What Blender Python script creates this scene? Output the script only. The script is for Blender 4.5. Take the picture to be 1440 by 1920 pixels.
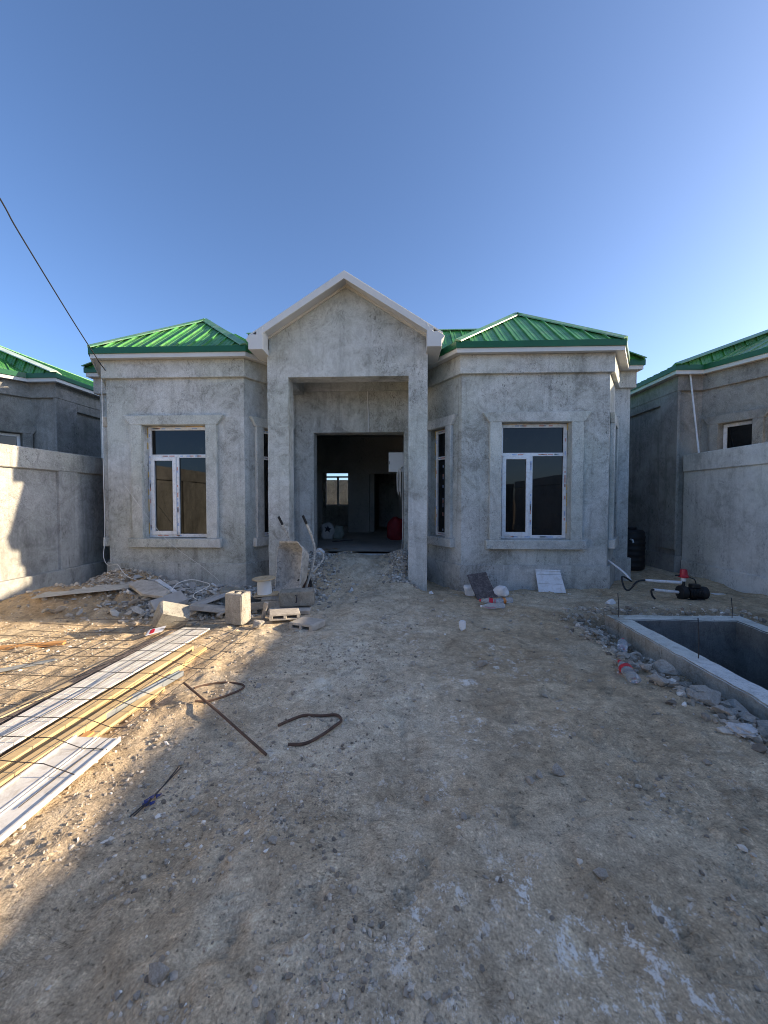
import bpy, bmesh, math, random
import numpy as np
from mathutils import Vector, Matrix

for o in list(bpy.data.objects):
    bpy.data.objects.remove(o, do_unlink=True)
SC = bpy.context.scene
COL = SC.collection
R = math.radians

# ---------------------------------------------------------------- camera
cam = bpy.data.cameras.new('camera')
cam.sensor_fit = 'HORIZONTAL'; cam.sensor_width = 36.0; cam.lens = 740 / 1440 * 36.0
cam.clip_start = 0.05; cam.clip_end = 3000
camo = bpy.data.objects.new('camera', cam); COL.objects.link(camo)
camo.location = (0, 0, 1.5)
camo.rotation_euler = (R(90 - 1.8), 0, R(2.4))
SC.camera = camo

# ---------------------------------------------------------------- sky, sun, exposure
SUN_EL = math.atan(0.335); SUN_K = 0.11            # low sun from the right, a touch from behind the house
SUN_AZ = math.atan2(1.0, SUN_K)                     # clockwise from +Y
w = bpy.data.worlds.new('World'); SC.world = w; w.use_nodes = True
nt = w.node_tree
bg = nt.nodes['Background']
sky = nt.nodes.new('ShaderNodeTexSky'); sky.sky_type = 'NISHITA'; sky.sun_disc = False
sky.sun_elevation = SUN_EL; sky.sun_rotation = SUN_AZ
sky.altitude = 0; sky.air_density = 0.62; sky.dust_density = 1.3; sky.ozone_density = 3.6
nt.links.new(sky.outputs[0], bg.inputs[0]); bg.inputs[1].default_value = 0.15
sl = bpy.data.lights.new('sun', 'SUN'); sl.energy = 5.0; sl.angle = R(0.55); sl.color = (1.0, 0.81, 0.57)
so = bpy.data.objects.new('sun', sl); COL.objects.link(so)
d = Vector((math.cos(SUN_EL) * math.sin(SUN_AZ), math.cos(SUN_EL) * math.cos(SUN_AZ), math.sin(SUN_EL)))
so.rotation_euler = d.to_track_quat('Z', 'Y').to_euler(); so.location = (20, 5, 12)
SC.view_settings.view_transform = 'Standard'; SC.view_settings.look = 'None'
SC.view_settings.exposure = 1.12; SC.view_settings.gamma = 1.0; SC.view_settings.use_curve_mapping = False
SC.render.engine = 'CYCLES'
SC.cycles.use_denoising = True
SC.cycles.pixel_filter_type = 'BLACKMAN_HARRIS'; SC.cycles.filter_width = 1.0
SC.cycles.max_bounces = 8; SC.cycles.diffuse_bounces = 5

# ---------------------------------------------------------------- helpers
LOC = {}
class MB:
    def __init__(s): s.V = []; s.F = []
    def poly(s, pts):
        n = len(s.V); s.V += [tuple(p) for p in pts]; s.F.append(tuple(range(n, n + len(pts)))); return s
    def hexa(s, p):               # 8 corners: bottom 4 ccw, top 4 ccw
        n = len(s.V); s.V += [tuple(q) for q in p]
        for f in ((3, 2, 1, 0), (4, 5, 6, 7), (0, 1, 5, 4), (1, 2, 6, 5), (2, 3, 7, 6), (3, 0, 4, 7)):
            s.F.append(tuple(n + i for i in f))
        return s
    def box(s, x0, x1, y0, y1, z0, z1):
        return s.hexa([(x0, y0, z0), (x1, y0, z0), (x1, y1, z0), (x0, y1, z0), (x0, y0, z1), (x1, y0, z1), (x1, y1, z1), (x0, y1, z1)])
    def obox(s, c, ax, ay, az):   # centre + half axes
        c = Vector(c); ax = Vector(ax); ay = Vector(ay); az = Vector(az)
        return s.hexa([c - ax - ay - az, c + ax - ay - az, c + ax + ay - az, c - ax + ay - az,
                       c - ax - ay + az, c + ax - ay + az, c + ax + ay + az, c - ax + ay + az])
    def prism(s, pts, vec):
        pts = [Vector(p) for p in pts]; vec = Vector(vec); n = len(s.V); k = len(pts)
        s.V += [tuple(p) for p in pts] + [tuple(p + vec) for p in pts]
        s.F.append(tuple(range(n + k - 1, n - 1, -1))); s.F.append(tuple(range(n + k, n + 2 * k)))
        for i in range(k):
            j = (i + 1) % k; s.F.append((n + i, n + j, n + k + j, n + k + i))
        return s
    def tube(s, path, r, n=8, cap=True):
        path = [Vector(p) for p in path]; rings = []; up = None
        for i, p in enumerate(path):
            t = (path[min(i + 1, len(path) - 1)] - path[max(i - 1, 0)]).normalized()
            if up is None:
                up = t.orthogonal().normalized()
            else:
                up = (up - t * up.dot(t)).normalized()
            b = t.cross(up)
            rr = r[i] if isinstance(r, (list, tuple)) else r
            base = len(s.V)
            for k in range(n):
                a = 2 * math.pi * k / n
                s.V.append(tuple(p + (up * math.cos(a) + b * math.sin(a)) * rr))
            rings.append(base)
        for i in range(len(rings) - 1):
            for k in range(n):
                a, b2 = rings[i], rings[i + 1]; k2 = (k + 1) % n
                s.F.append((a + k, a + k2, b2 + k2, b2 + k))
        if cap:
            s.F.append(tuple(rings[0] + k for k in range(n - 1, -1, -1))); s.F.append(tuple(rings[-1] + k for k in range(n)))
        return s
    def lathe(s, prof, n=20, c=(0, 0, 0), axis='z', cap=True):
        rings = []
        for (r, z) in prof:
            base = len(s.V)
            for k in range(n):
                a = 2 * math.pi * k / n; x, y = r * math.cos(a), r * math.sin(a)
                p = (x, y, z) if axis == 'z' else ((z, x, y) if axis == 'x' else (y, z, x))
                s.V.append((c[0] + p[0], c[1] + p[1], c[2] + p[2]))
            rings.append(base)
        for i in range(len(rings) - 1):
            for k in range(n):
                k2 = (k + 1) % n
                s.F.append((rings[i] + k, rings[i] + k2, rings[i + 1] + k2, rings[i + 1] + k))
        if cap:
            s.F.append(tuple(rings[0] + k for k in range(n - 1, -1, -1))); s.F.append(tuple(rings[-1] + k for k in range(n)))
        return s
    def xform(s, M):
        s.V = [tuple(M @ Vector(v)) for v in s.V]; return s
    def build(s, name, m, parent=None, smooth=False, bevel=0, world=True, wob=0, seg=1):
        off = LOC.get(parent.name, (0, 0, 0)) if (parent is not None and world) else (0, 0, 0)
        me = bpy.data.meshes.new(name)
        me.from_pydata([(v[0] - off[0], v[1] - off[1], v[2] - off[2]) for v in s.V], [], s.F)
        if bevel:
            bm = bmesh.new(); bm.from_mesh(me)
            bmesh.ops.remove_doubles(bm, verts=bm.verts, dist=1e-5)
            bmesh.ops.bevel(bm, geom=[e for e in bm.edges if len(e.link_faces) == 2 and e.calc_face_angle(0) > 0.5], offset=bevel, segments=seg, affect='EDGES', profile=0.6)
            if wob:
                rr = random.Random(len(s.V))
                for v in bm.verts: v.co += Vector((rr.uniform(-wob, wob), rr.uniform(-wob, wob), rr.uniform(-wob, wob)))
            bm.to_mesh(me); bm.free()
        me.materials.append(m)
        if smooth:
            me.polygons.foreach_set('use_smooth', [True] * len(me.polygons))
            try: me.set_sharp_from_angle(angle=R(38))
            except Exception: pass
        o = bpy.data.objects.new(name, me); COL.objects.link(o)
        if parent is not None:
            o.parent = parent
            if world: LOC[o.name] = off
        return o

def tag(o, label=None, cat=None, group=None, kind=None):
    if label: o['label'] = label
    if cat: o['category'] = cat
    if group: o['group'] = group
    if kind: o['kind'] = kind
    return o
def thing(name, label, cat, loc=(0, 0, 0), rot=(0, 0, 0), group=None):
    o = bpy.data.objects.new(name, None); COL.objects.link(o); o.empty_display_size = 0.2
    o.location = loc; o.rotation_euler = rot; LOC[o.name] = tuple(loc)
    return tag(o, label, cat, group)
def place(o, loc, rot=(0, 0, 0), scale=None):
    o.location = loc; o.rotation_euler = rot
    if scale: o.scale = scale
    return o

# ---------------------------------------------------------------- materials
MATS = {}
def nodes(name):
    m = bpy.data.materials.new(name); m.use_nodes = True; MATS[name] = m
    n = m.node_tree.nodes; l = m.node_tree.links
    return m, n, l, n['Principled BSDF']
def noise(n, l, vec, scale, detail=6, rough=0.6, dist=0.0):
    t = n.new('ShaderNodeTexNoise'); t.inputs['Scale'].default_value = scale; t.inputs['Detail'].default_value = detail
    t.inputs['Roughness'].default_value = rough; t.inputs['Distortion'].default_value = dist
    if vec is not None: l.new(vec, t.inputs['Vector'])
    return t.outputs['Fac']
def ramp(n, l, fac, stops):
    r = n.new('ShaderNodeValToRGB'); e = r.color_ramp.elements
    e[0].position = stops[0][0]; e[0].color = (*stops[0][1], 1); e[1].position = stops[-1][0]; e[1].color = (*stops[-1][1], 1)
    for p, c in stops[1:-1]:
        x = e.new(p); x.color = (*c, 1)
    l.new(fac, r.inputs[0]); return r.outputs[0]
def g3(v): return (v, v, v)
def mix(n, l, fac, a, b, mode='MIX'):
    x = n.new('ShaderNodeMix'); x.data_type = 'RGBA'; x.blend_type = mode
    for i, v in ((0, fac), (6, a), (7, b)):
        if hasattr(v, 'is_linked') or isinstance(v, bpy.types.NodeSocket): l.new(v, x.inputs[i])
        elif i == 0: x.inputs[0].default_value = v
        else: x.inputs[i].default_value = (*v, 1)
    return x.outputs[2]
def mth(n, l, op, a, b=0.5, clamp=False):
    x = n.new('ShaderNodeMath'); x.operation = op; x.use_clamp = clamp
    for i, v in ((0, a), (1, b)):
        if isinstance(v, bpy.types.NodeSocket): l.new(v, x.inputs[i])
        else: x.inputs[i].default_value = v
    return x.outputs[0]
def mapping(n, l, vec, scale=(1, 1, 1), loc=(0, 0, 0)):
    m = n.new('ShaderNodeMapping'); m.inputs['Scale'].default_value = scale; m.inputs['Location'].default_value = loc
    l.new(vec, m.inputs[0]); return m.outputs[0]
def bump(n, l, h, strength, dist, normal=None):
    b = n.new('ShaderNodeBump'); b.inputs['Strength'].default_value = strength; b.inputs['Distance'].default_value = dist
    l.new(h, b.inputs['Height'])
    if normal is not None: l.new(normal, b.inputs['Normal'])
    return b.outputs[0]
def wpos(n): return n.new('ShaderNodeNewGeometry').outputs['Position']
def opos(n): return n.new('ShaderNodeTexCoord').outputs['Object']

def plaster(name, lo, mid, hi, off=(0, 0, 0), streak=0.5):
    m, n, l, p = nodes(name)
    v = mapping(n, l, wpos(n), loc=off)
    big = noise(n, l, v, 0.8, 4, 0.55, 1.0)
    med = noise(n, l, v, 3.0, 9, 0.72, 1.8)
    sw = noise(n, l, mapping(n, l, v, (1, 1, 0.7)), 7.0, 6, 0.62, 3.0)
    f = mth(n, l, 'ADD', mth(n, l, 'MULTIPLY', big, 0.42), mth(n, l, 'ADD', mth(n, l, 'MULTIPLY', med, 0.40), mth(n, l, 'MULTIPLY', sw, 0.18)))
    col = ramp(n, l, f, [(0.395, lo), (0.47, mid), (0.565, hi)])
    # damp, slightly green tint drifting across
    tint = ramp(n, l, noise(n, l, v, 0.55, 3, 0.5, 0.8), [(0.45, (1.0, 1.0, 1.0)), (0.62, (0.88, 0.90, 0.86))])
    col = mix(n, l, 1.0, col, tint, 'MULTIPLY')
    # vertical run marks
    st = noise(n, l, mapping(n, l, v, (7, 7, 0.45)), 1.0, 7, 0.65, 0.35)
    col = mix(n, l, mth(n, l, 'MULTIPLY', ramp(n, l, st, [(0.52, g3(0)), (0.70, g3(1))]), streak), col, tuple(c * 0.60 for c in lo))
    # trowel arcs: thin curved lines, only in places
    tr = noise(n, l, mapping(n, l, v, (1, 1, 1.3)), 4.2, 3, 0.5, 4.0)
    line = ramp(n, l, mth(n, l, 'ABSOLUTE', mth(n, l, 'SUBTRACT', tr, 0.5)), [(0.004, g3(1)), (0.022, g3(0))])
    where = ramp(n, l, noise(n, l, mapping(n, l, v, (1, 1, 1), (2, 5, 9)), 1.4, 3, 0.5), [(0.48, g3(0)), (0.58, g3(1))])
    lm = mth(n, l, 'MULTIPLY', line, where)
    col = mix(n, l, mth(n, l, 'MULTIPLY', lm, 0.40), col, tuple(c * 0.55 for c in lo))
    # rough torn patches: dark pores in blotches
    blot = ramp(n, l, noise(n, l, mapping(n, l, v, (1.5, 1.5, 0.9), (3, 7, 1)), 1.0, 5, 0.62, 0.6), [(0.51, g3(0)), (0.60, g3(1))])
    pores = ramp(n, l, noise(n, l, mapping(n, l, v, (1, 1, 0.5)), 30, 5, 0.78, 1.2), [(0.38, g3(1)), (0.46, g3(0))])
    pm = mth(n, l, 'MULTIPLY', mth(n, l, 'MULTIPLY', pores, blot), 0.75)
    col = mix(n, l, pm, col, tuple(c * 0.36 for c in lo))
    fine = noise(n, l, v, 85, 5, 0.75)
    col = mix(n, l, 0.42, col, ramp(n, l, fine, [(0.32, g3(0.2)), (0.68, g3(0.82))]), 'OVERLAY')
    l.new(col, p.inputs['Base Color']); p.inputs['Roughness'].default_value = 0.92
    p.inputs['Specular IOR Level'].default_value = 0.2
    b1 = bump(n, l, med, 0.45, 0.025); b2 = bump(n, l, sw, 0.35, 0.015, b1); b3 = bump(n, l, mth(n, l, 'SUBTRACT', fine, mth(n, l, 'ADD', pm, lm)), 0.5, 0.007, b2)
    l.new(b3, p.inputs['Normal'])
    return m
def simple(name, col, rough=0.6, metal=0.0, var=0.25, scale=6.0, dirt=None, dirt_amt=0.5, bmp=0.0, bscale=40, spec=0.5, obj=True, coat=0):
    m, n, l, p = nodes(name)
    v = opos(n) if obj else wpos(n)
    info = n.new('ShaderNodeObjectInfo').outputs['Random']
    f = noise(n, l, v, scale, 6, 0.65, 0.6)
    c = ramp(n, l, f, [(0.3, tuple(x * (1 - var) for x in col)), (0.7, tuple(min(1, x * (1 + var)) for x in col))])
    if dirt:
        f2 = ramp(n, l, noise(n, l, v, scale * 2.3, 8, 0.72, 1.0), [(0.46, g3(0)), (0.66, g3(1))])
        c = mix(n, l, mth(n, l, 'MULTIPLY', f2, dirt_amt), c, dirt)
    l.new(c, p.inputs['Base Color']); p.inputs['Roughness'].default_value = rough; p.inputs['Metallic'].default_value = metal
    p.inputs['Specular IOR Level'].default_value = spec
    if coat: p.inputs['Coat Weight'].default_value = coat
    if bmp:
        l.new(bump(n, l, noise(n, l, v, bscale, 6, 0.7), bmp, 0.01), p.inputs['Normal'])
    return m
def wood(name, a, b, scale=1.0):
    m, n, l, p = nodes(name)
    v = opos(n)
    g = noise(n, l, mapping(n, l, v, (26, 1.2, 26)), scale, 6, 0.65, 0.8)
    c = ramp(n, l, g, [(0.3, a), (0.65, b)])
    d_ = ramp(n, l, noise(n, l, v, 7, 6, 0.7), [(0.55, g3(0)), (0.75, g3(1))])
    c = mix(n, l, mth(n, l, 'MULTIPLY', d_, 0.4), c, (0.2, 0.17, 0.13))
    l.new(c, p.inputs['Base Color']); p.inputs['Roughness'].default_value = 0.8
    l.new(bump(n, l, g, 0.3, 0.004), p.inputs['Normal'])
    return m

plaster('plaster', (0.29, 0.285, 0.257), (0.465, 0.463, 0.43), (0.60, 0.602, 0.568))
plaster('plaster_trim', (0.315, 0.31, 0.28), (0.49, 0.488, 0.452), (0.62, 0.622, 0.588), streak=0.4)
plaster('plaster_surround', (0.36, 0.355, 0.325), (0.505, 0.50, 0.466), (0.62, 0.618, 0.58), off=(5, 2, 1), streak=0.25)
plaster('plaster_plinth', (0.25, 0.245, 0.224), (0.42, 0.415, 0.386), (0.56, 0.558, 0.525), off=(9, 4, 3))
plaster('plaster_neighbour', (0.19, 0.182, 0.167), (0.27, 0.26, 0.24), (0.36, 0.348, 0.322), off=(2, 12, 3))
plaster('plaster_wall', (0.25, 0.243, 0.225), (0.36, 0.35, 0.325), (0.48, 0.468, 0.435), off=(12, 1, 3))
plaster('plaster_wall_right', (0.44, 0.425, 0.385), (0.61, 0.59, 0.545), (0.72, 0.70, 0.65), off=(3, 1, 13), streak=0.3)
plaster('plaster_indoor', (0.38, 0.37, 0.34), (0.43, 0.42, 0.385), (0.48, 0.465, 0.43), off=(1, 21, 3), streak=0.1)
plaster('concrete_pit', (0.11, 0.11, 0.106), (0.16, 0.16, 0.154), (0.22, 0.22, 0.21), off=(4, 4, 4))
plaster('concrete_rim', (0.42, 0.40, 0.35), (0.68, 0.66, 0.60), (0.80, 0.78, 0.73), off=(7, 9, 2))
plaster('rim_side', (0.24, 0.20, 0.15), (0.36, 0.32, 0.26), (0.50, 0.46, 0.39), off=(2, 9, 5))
plaster('block_grey', (0.22, 0.205, 0.175), (0.31, 0.29, 0.25), (0.41, 0.385, 0.335), off=(1, 3, 8))
simple('roof_green', (0.065, 0.27, 0.065), 0.36, 0.0, 0.35, 2.2, dirt=(0.26, 0.36, 0.18), dirt_amt=0.42, bmp=0.25, bscale=5, spec=0.6, obj=False)
simple('drip_green', (0.005, 0.095, 0.03), 0.35, 0.0, 0.12, 3.0, obj=False)
simple('hip_green', (0.11, 0.30, 0.13), 0.35, 0.0, 0.2, 4.0, dirt=(0.38, 0.42, 0.32), dirt_amt=0.6, obj=False)
simple('hip_film', (0.42, 0.52, 0.47), 0.35, 0.0, 0.2, 4.0, obj=False)
simple('white_trim', (0.60, 0.60, 0.575), 0.5, 0.0, 0.06, 2.0, obj=False)
simple('cream_trim', (0.58, 0.54, 0.45), 0.6, 0.0, 0.12, 3.0, obj=False)
simple('soffit_white', (0.55, 0.545, 0.52), 0.55, 0.0, 0.07, 2.0, obj=False)
simple('white_pvc', (0.74, 0.75, 0.76), 0.32, 0.0, 0.06, 5.0, dirt=(0.45, 0.40, 0.33), dirt_amt=0.5)
simple('sealant_foam', (0.55, 0.38, 0.14), 0.8, 0.0, 0.35, 12.0, bmp=0.6, bscale=60, obj=False)
simple('black_rubber', (0.014, 0.014, 0.015), 0.6, 0.0, 0.3, 8.0)
simple('black_plastic', (0.010, 0.010, 0.011), 0.62, 0.0, 0.3, 8.0)
simple('red_plastic', (0.42, 0.02, 0.03), 0.4, 0.0, 0.2, 8.0)
simple('rust', (0.11, 0.065, 0.045), 0.85, 0.0, 0.4, 20.0, dirt=(0.05, 0.04, 0.035), bmp=0.5, bscale=120)
simple('wire_dark', (0.05, 0.043, 0.04), 0.7, 0.0, 0.4, 20.0)
simple('galvanised', (0.42, 0.47, 0.52), 0.38, 0.7, 0.15, 10.0)
simple('barrow_metal', (0.56, 0.52, 0.45), 0.75, 0.0, 0.25, 7.0, dirt=(0.16, 0.145, 0.125), dirt_amt=0.8, bmp=0.5, bscale=35)
simple('tube_cement', (0.55, 0.52, 0.46), 0.8, 0.0, 0.3, 20.0, dirt=(0.10, 0.09, 0.08), dirt_amt=0.8, bmp=0.4, bscale=60)
simple('board_beige', (0.52, 0.49, 0.42), 0.85, 0.0, 0.15, 5.0, dirt=(0.35, 0.30, 0.23), dirt_amt=0.5)
simple('board_dark', (0.075, 0.06, 0.058), 0.75, 0.0, 0.4, 9.0, dirt=(0.24, 0.21, 0.2), dirt_amt=0.7, bmp=0.4, bscale=30)
simple('slab_grey', (0.36, 0.355, 0.34), 0.8, 0.0, 0.12, 5.0, bmp=0.2, bscale=50)
simple('slab_light', (0.47, 0.43, 0.37), 0.9, 0.0, 0.25, 6.0, dirt=(0.22, 0.2, 0.17), bmp=0.5, bscale=30)
simple('stone_grey', (0.44, 0.395, 0.33), 0.9, 0.0, 0.3, 9.0, dirt=(0.12, 0.10, 0.08), bmp=0.7, bscale=25)
simple('stone_pale', (0.40, 0.375, 0.33), 0.9, 0.0, 0.3, 9.0, dirt=(0.22, 0.17, 0.11), bmp=0.7, bscale=25)
simple('plaster_white', (0.76, 0.76, 0.75), 0.9, 0.0, 0.12, 12.0, bmp=0.6, bscale=30)
simple('panel_white', (0.70, 0.68, 0.63), 0.4, 0.0, 0.07, 5.0, dirt=(0.42, 0.36, 0.28), dirt_amt=0.6)
simple('white_cable', (0.66, 0.66, 0.63), 0.5, 0.0, 0.1, 8.0)
simple('sack_white', (0.55, 0.53, 0.50), 0.7, 0.0, 0.2, 8.0, bmp=0.4, bscale=20)
simple('sack_green', (0.32, 0.36, 0.31), 0.7, 0.0, 0.2, 8.0, bmp=0.4, bscale=20)
simple('sack_red', (0.26, 0.015, 0.025), 0.6, 0.0, 0.25, 8.0, bmp=0.4, bscale=20)
simple('print_dark', (0.02, 0.02, 0.03), 0.7, 0.0, 0.2, 8.0)
simple('label_red', (0.62, 0.02, 0.04), 0.4, 0.0, 0.12, 8.0)
simple('label_orange', (0.75, 0.24, 0.05), 0.4, 0.0, 0.12, 8.0)
simple('label_white', (0.8, 0.78, 0.76), 0.5, 0.0, 0.1, 8.0)
simple('film_print_red', (0.62, 0.33, 0.28), 0.5, 0.0, 0.2, 30.0)
simple('film_print_blue', (0.36, 0.46, 0.66), 0.5, 0.0, 0.2, 30.0)
simple('blue_plastic', (0.015, 0.03, 0.15), 0.4, 0.0, 0.2, 8.0)
simple('cabinet_grey', (0.62, 0.65, 0.65), 0.4, 0.0, 0.05, 4.0)
simple('gate_metal', (0.06, 0.045, 0.035), 0.5, 0.3, 0.2, 3.0)
wood('wood_yellow', (0.46, 0.32, 0.15), (0.66, 0.49, 0.26))
wood('wood_tan', (0.40, 0.30, 0.18), (0.56, 0.45, 0.29))
wood('wood_orange', (0.45, 0.21, 0.07), (0.62, 0.34, 0.13))
wood('wood_old', (0.20, 0.18, 0.15), (0.36, 0.33, 0.27))
# tinted window glass: dark and mirror-like
m, n, l, p = nodes('glass_tinted')
dst = ramp(n, l, noise(n, l, wpos(n), 7, 8, 0.75, 0.6), [(0.45, (0.002, 0.002, 0.003)), (0.62, (0.007, 0.007, 0.006)), (0.75, (0.035, 0.033, 0.03))])
l.new(dst, p.inputs['Base Color']); p.inputs['Roughness'].default_value = 0.02
l.new(bump(n, l, noise(n, l, wpos(n), 1.7, 2, 0.4), 0.05, 0.02), p.inputs['Normal']); p.inputs['IOR'].default_value = 1.44
m, n, l, p = nodes('glass_clear')
p.inputs['Base Color'].default_value = (0.93, 0.96, 0.95, 1); p.inputs['Roughness'].default_value = 0.02
p.inputs['Transmission Weight'].default_value = 1.0; p.inputs['IOR'].default_value = 1.05
m, n, l, p = nodes('bottle_clear')
p.inputs['Base Color'].default_value = (0.86, 0.88, 0.90, 1); p.inputs['Roughness'].default_value = 0.12
p.inputs['Transmission Weight'].default_value = 0.75; p.inputs['IOR'].default_value = 1.25
# pebbles: colour per piece
m, n, l, p = nodes('pebbles')
isl = n.new('ShaderNodeNewGeometry').outputs['Random Per Island']
c = ramp(n, l, isl, [(0.0, (0.15, 0.125, 0.095)), (0.3, (0.34, 0.295, 0.235)), (0.85, (0.52, 0.455, 0.37)), (0.965, (0.66, 0.60, 0.51)), (1.0, (0.86, 0.82, 0.74))])
c = mix(n, l, 0.4, c, ramp(n, l, noise(n, l, wpos(n), 60, 4), [(0.3, g3(0.2)), (0.7, g3(0.8))]), 'OVERLAY')
l.new(c, p.inputs['Base Color']); p.inputs['Roughness'].default_value = 0.9
m, n, l, p = nodes('crushed_stone')
isl = n.new('ShaderNodeNewGeometry').outputs['Random Per Island']
c = ramp(n, l, isl, [(0.0, (0.18, 0.168, 0.145)), (0.5, (0.39, 0.37, 0.325)), (0.9, (0.56, 0.535, 0.48)), (1.0, (0.78, 0.75, 0.69))])
l.new(c, p.inputs['Base Color']); p.inputs['Roughness'].default_value = 0.9
# bare earth
m, n, l, p = nodes('earth')
v = wpos(n)
sep = n.new('ShaderNodeSeparateXYZ'); l.new(v, sep.inputs[0])
big = noise(n, l, v, 0.55, 4, 0.55, 0.6)
med = noise(n, l, v, 2.6, 6, 0.6, 0.5)
fine = noise(n, l, v, 13, 5, 0.6)
grit = noise(n, l, v, 110, 3, 0.6)
brown = ramp(n, l, med, [(0.34, (0.36, 0.292, 0.215)), (0.50, (0.43, 0.355, 0.268)), (0.66, (0.50, 0.425, 0.33))])
grey = ramp(n, l, med, [(0.34, (0.44, 0.405, 0.35)), (0.50, (0.54, 0.505, 0.445)), (0.66, (0.63, 0.60, 0.54))])
# trodden, dusty grey way from the porch towards the camera
px_ = mth(n, l, 'ABSOLUTE', mth(n, l, 'ADD', sep.outputs[0], 0.55))
path = mth(n, l, 'SUBTRACT', 1.0, mth(n, l, 'DIVIDE', px_, 1.5), True)
far = mth(n, l, 'DIVIDE', mth(n, l, 'SUBTRACT', sep.outputs[1], 0.9), 2.6, True)
gf = mth(n, l, 'ADD', mth(n, l, 'MULTIPLY', mth(n, l, 'MULTIPLY', path, far), 0.85), mth(n, l, 'MULTIPLY', mth(n, l, 'SUBTRACT', big, 0.46), 2.4), True)
c = mix(n, l, gf, brown, grey)
a1 = n.new('ShaderNodeAttribute'); a1.attribute_name = 'dug'; a2 = n.new('ShaderNodeAttribute'); a2.attribute_name = 'mound'
c = mix(n, l, mth(n, l, 'MULTIPLY', a1.outputs['Fac'], 0.8), c, (0.19, 0.155, 0.115))
c = mix(n, l, mth(n, l, 'MULTIPLY', a2.outputs['Fac'], 0.7), c, (0.34, 0.25, 0.16))
dk = ramp(n, l, noise(n, l, mapping(n, l, v, (1, 1, 1), (3, 3, 3)), 5.5, 5, 0.6, 0.3), [(0.52, g3(0)), (0.72, g3(1))])
c = mix(n, l, mth(n, l, 'MULTIPLY', dk, 0.28), c, (0.22, 0.185, 0.14))
c = mix(n, l, 0.38, c, ramp(n, l, fine, [(0.32, g3(0.2)), (0.68, g3(0.8))]), 'OVERLAY')
crumb = noise(n, l, v, 48, 3, 0.6)
c = mix(n, l, 0.6, c, ramp(n, l, crumb, [(0.30, g3(0.10)), (0.40, g3(0.48)), (0.60, g3(0.54)), (0.70, g3(0.9))]), 'OVERLAY')
c = mix(n, l, 0.5, c, ramp(n, l, grit, [(0.30, g3(0.2)), (0.70, g3(0.8))]), 'OVERLAY')
# dark scuffs and grooves
scf = noise(n, l, mapping(n, l, v, (1.0, 2.2, 1)), 5.0, 6, 0.65, 2.2)
sl2 = ramp(n, l, mth(n, l, 'ABSOLUTE', mth(n, l, 'SUBTRACT', scf, 0.5)), [(0.003, g3(1)), (0.02, g3(0))])
sw2 = ramp(n, l, noise(n, l, mapping(n, l, v, (1, 1, 1), (6, 1, 2)), 1.6, 4, 0.55), [(0.50, g3(0)), (0.60, g3(1))])
scm = mth(n, l, 'MULTIPLY', sl2, sw2)
c = mix(n, l, mth(n, l, 'MULTIPLY', scm, 0.55), c, (0.15, 0.125, 0.095))
# spilt plaster: white crusts
sp1 = ramp(n, l, noise(n, l, mapping(n, l, v, (1, 0.8, 1), (1.3, 2.1, 0)), 1.5, 3, 0.5, 0.3), [(0.50, g3(0)), (0.60, g3(1))])
sp2 = ramp(n, l, noise(n, l, mapping(n, l, v, (1.1, 0.9, 1)), 11.0, 9, 0.85, 0.0), [(0.55, g3(0)), (0.585, g3(1))])
ctr = mth(n, l, 'SUBTRACT', 1.25, mth(n, l, 'DIVIDE', mth(n, l, 'ABSOLUTE', mth(n, l, 'SUBTRACT', sep.outputs[0], 0.35)), 1.5), True)
sp = mth(n, l, 'MULTIPLY', mth(n, l, 'MULTIPLY', mth(n, l, 'MULTIPLY', sp1, sp2), ctr), 0.8)
c = mix(n, l, 1.0, c, (1.10, 1.02, 0.87), 'MULTIPLY')
c = mix(n, l, sp, c, (0.86, 0.82, 0.74))
l.new(c, p.inputs['Base Color']); p.inputs['Roughness'].default_value = 0.95; p.inputs['Specular IOR Level'].default_value = 0.15
b1 = bump(n, l, med, 0.3, 0.05); b2 = bump(n, l, fine, 0.4, 0.03, b1); b3 = bump(n, l, mth(n, l, 'SUBTRACT', crumb, scm), 0.42, 0.018, b2); b4 = bump(n, l, grit, 0.35, 0.009, b3)
l.new(b4, p.inputs['Normal'])
M = MATS

# ---------------------------------------------------------------- terrain heights
def vnoise(x, y, s, seed):
    rs = np.random.RandomState(seed); T = rs.rand(256, 256)
    x = np.asarray(x, float) * s + 100; y = np.asarray(y, float) * s + 100
    xi = np.floor(x).astype(int); yi = np.floor(y).astype(int); fx = x - xi; fy = y - yi
    fx = fx * fx * (3 - 2 * fx); fy = fy * fy * (3 - 2 * fy)
    a = T[xi % 256, yi % 256]; b = T[(xi + 1) % 256, yi % 256]; c = T[xi % 256, (yi + 1) % 256]; d = T[(xi + 1) % 256, (yi + 1) % 256]
    return (a * (1 - fx) + b * fx) * (1 - fy) + (c * (1 - fx) + d * fx) * fy - 0.5
def sst(a, b, x):
    t = np.clip((np.asarray(x, float) - a) / (b - a), 0, 1); return t * t * (3 - 2 * t)
PIT = (2.59, 4.22, 1.2, 5.06)          # outer x0 x1 y0 y1
_fr = random.Random(77)
PRINTS = [(_fr.uniform(-1.2, 1.9), 1.15 + 3.6 * _fr.random() ** 1.2, _fr.choice([1.57, -1.57]) + _fr.uniform(-.6, .6)) for _ in range(46)]
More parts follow.
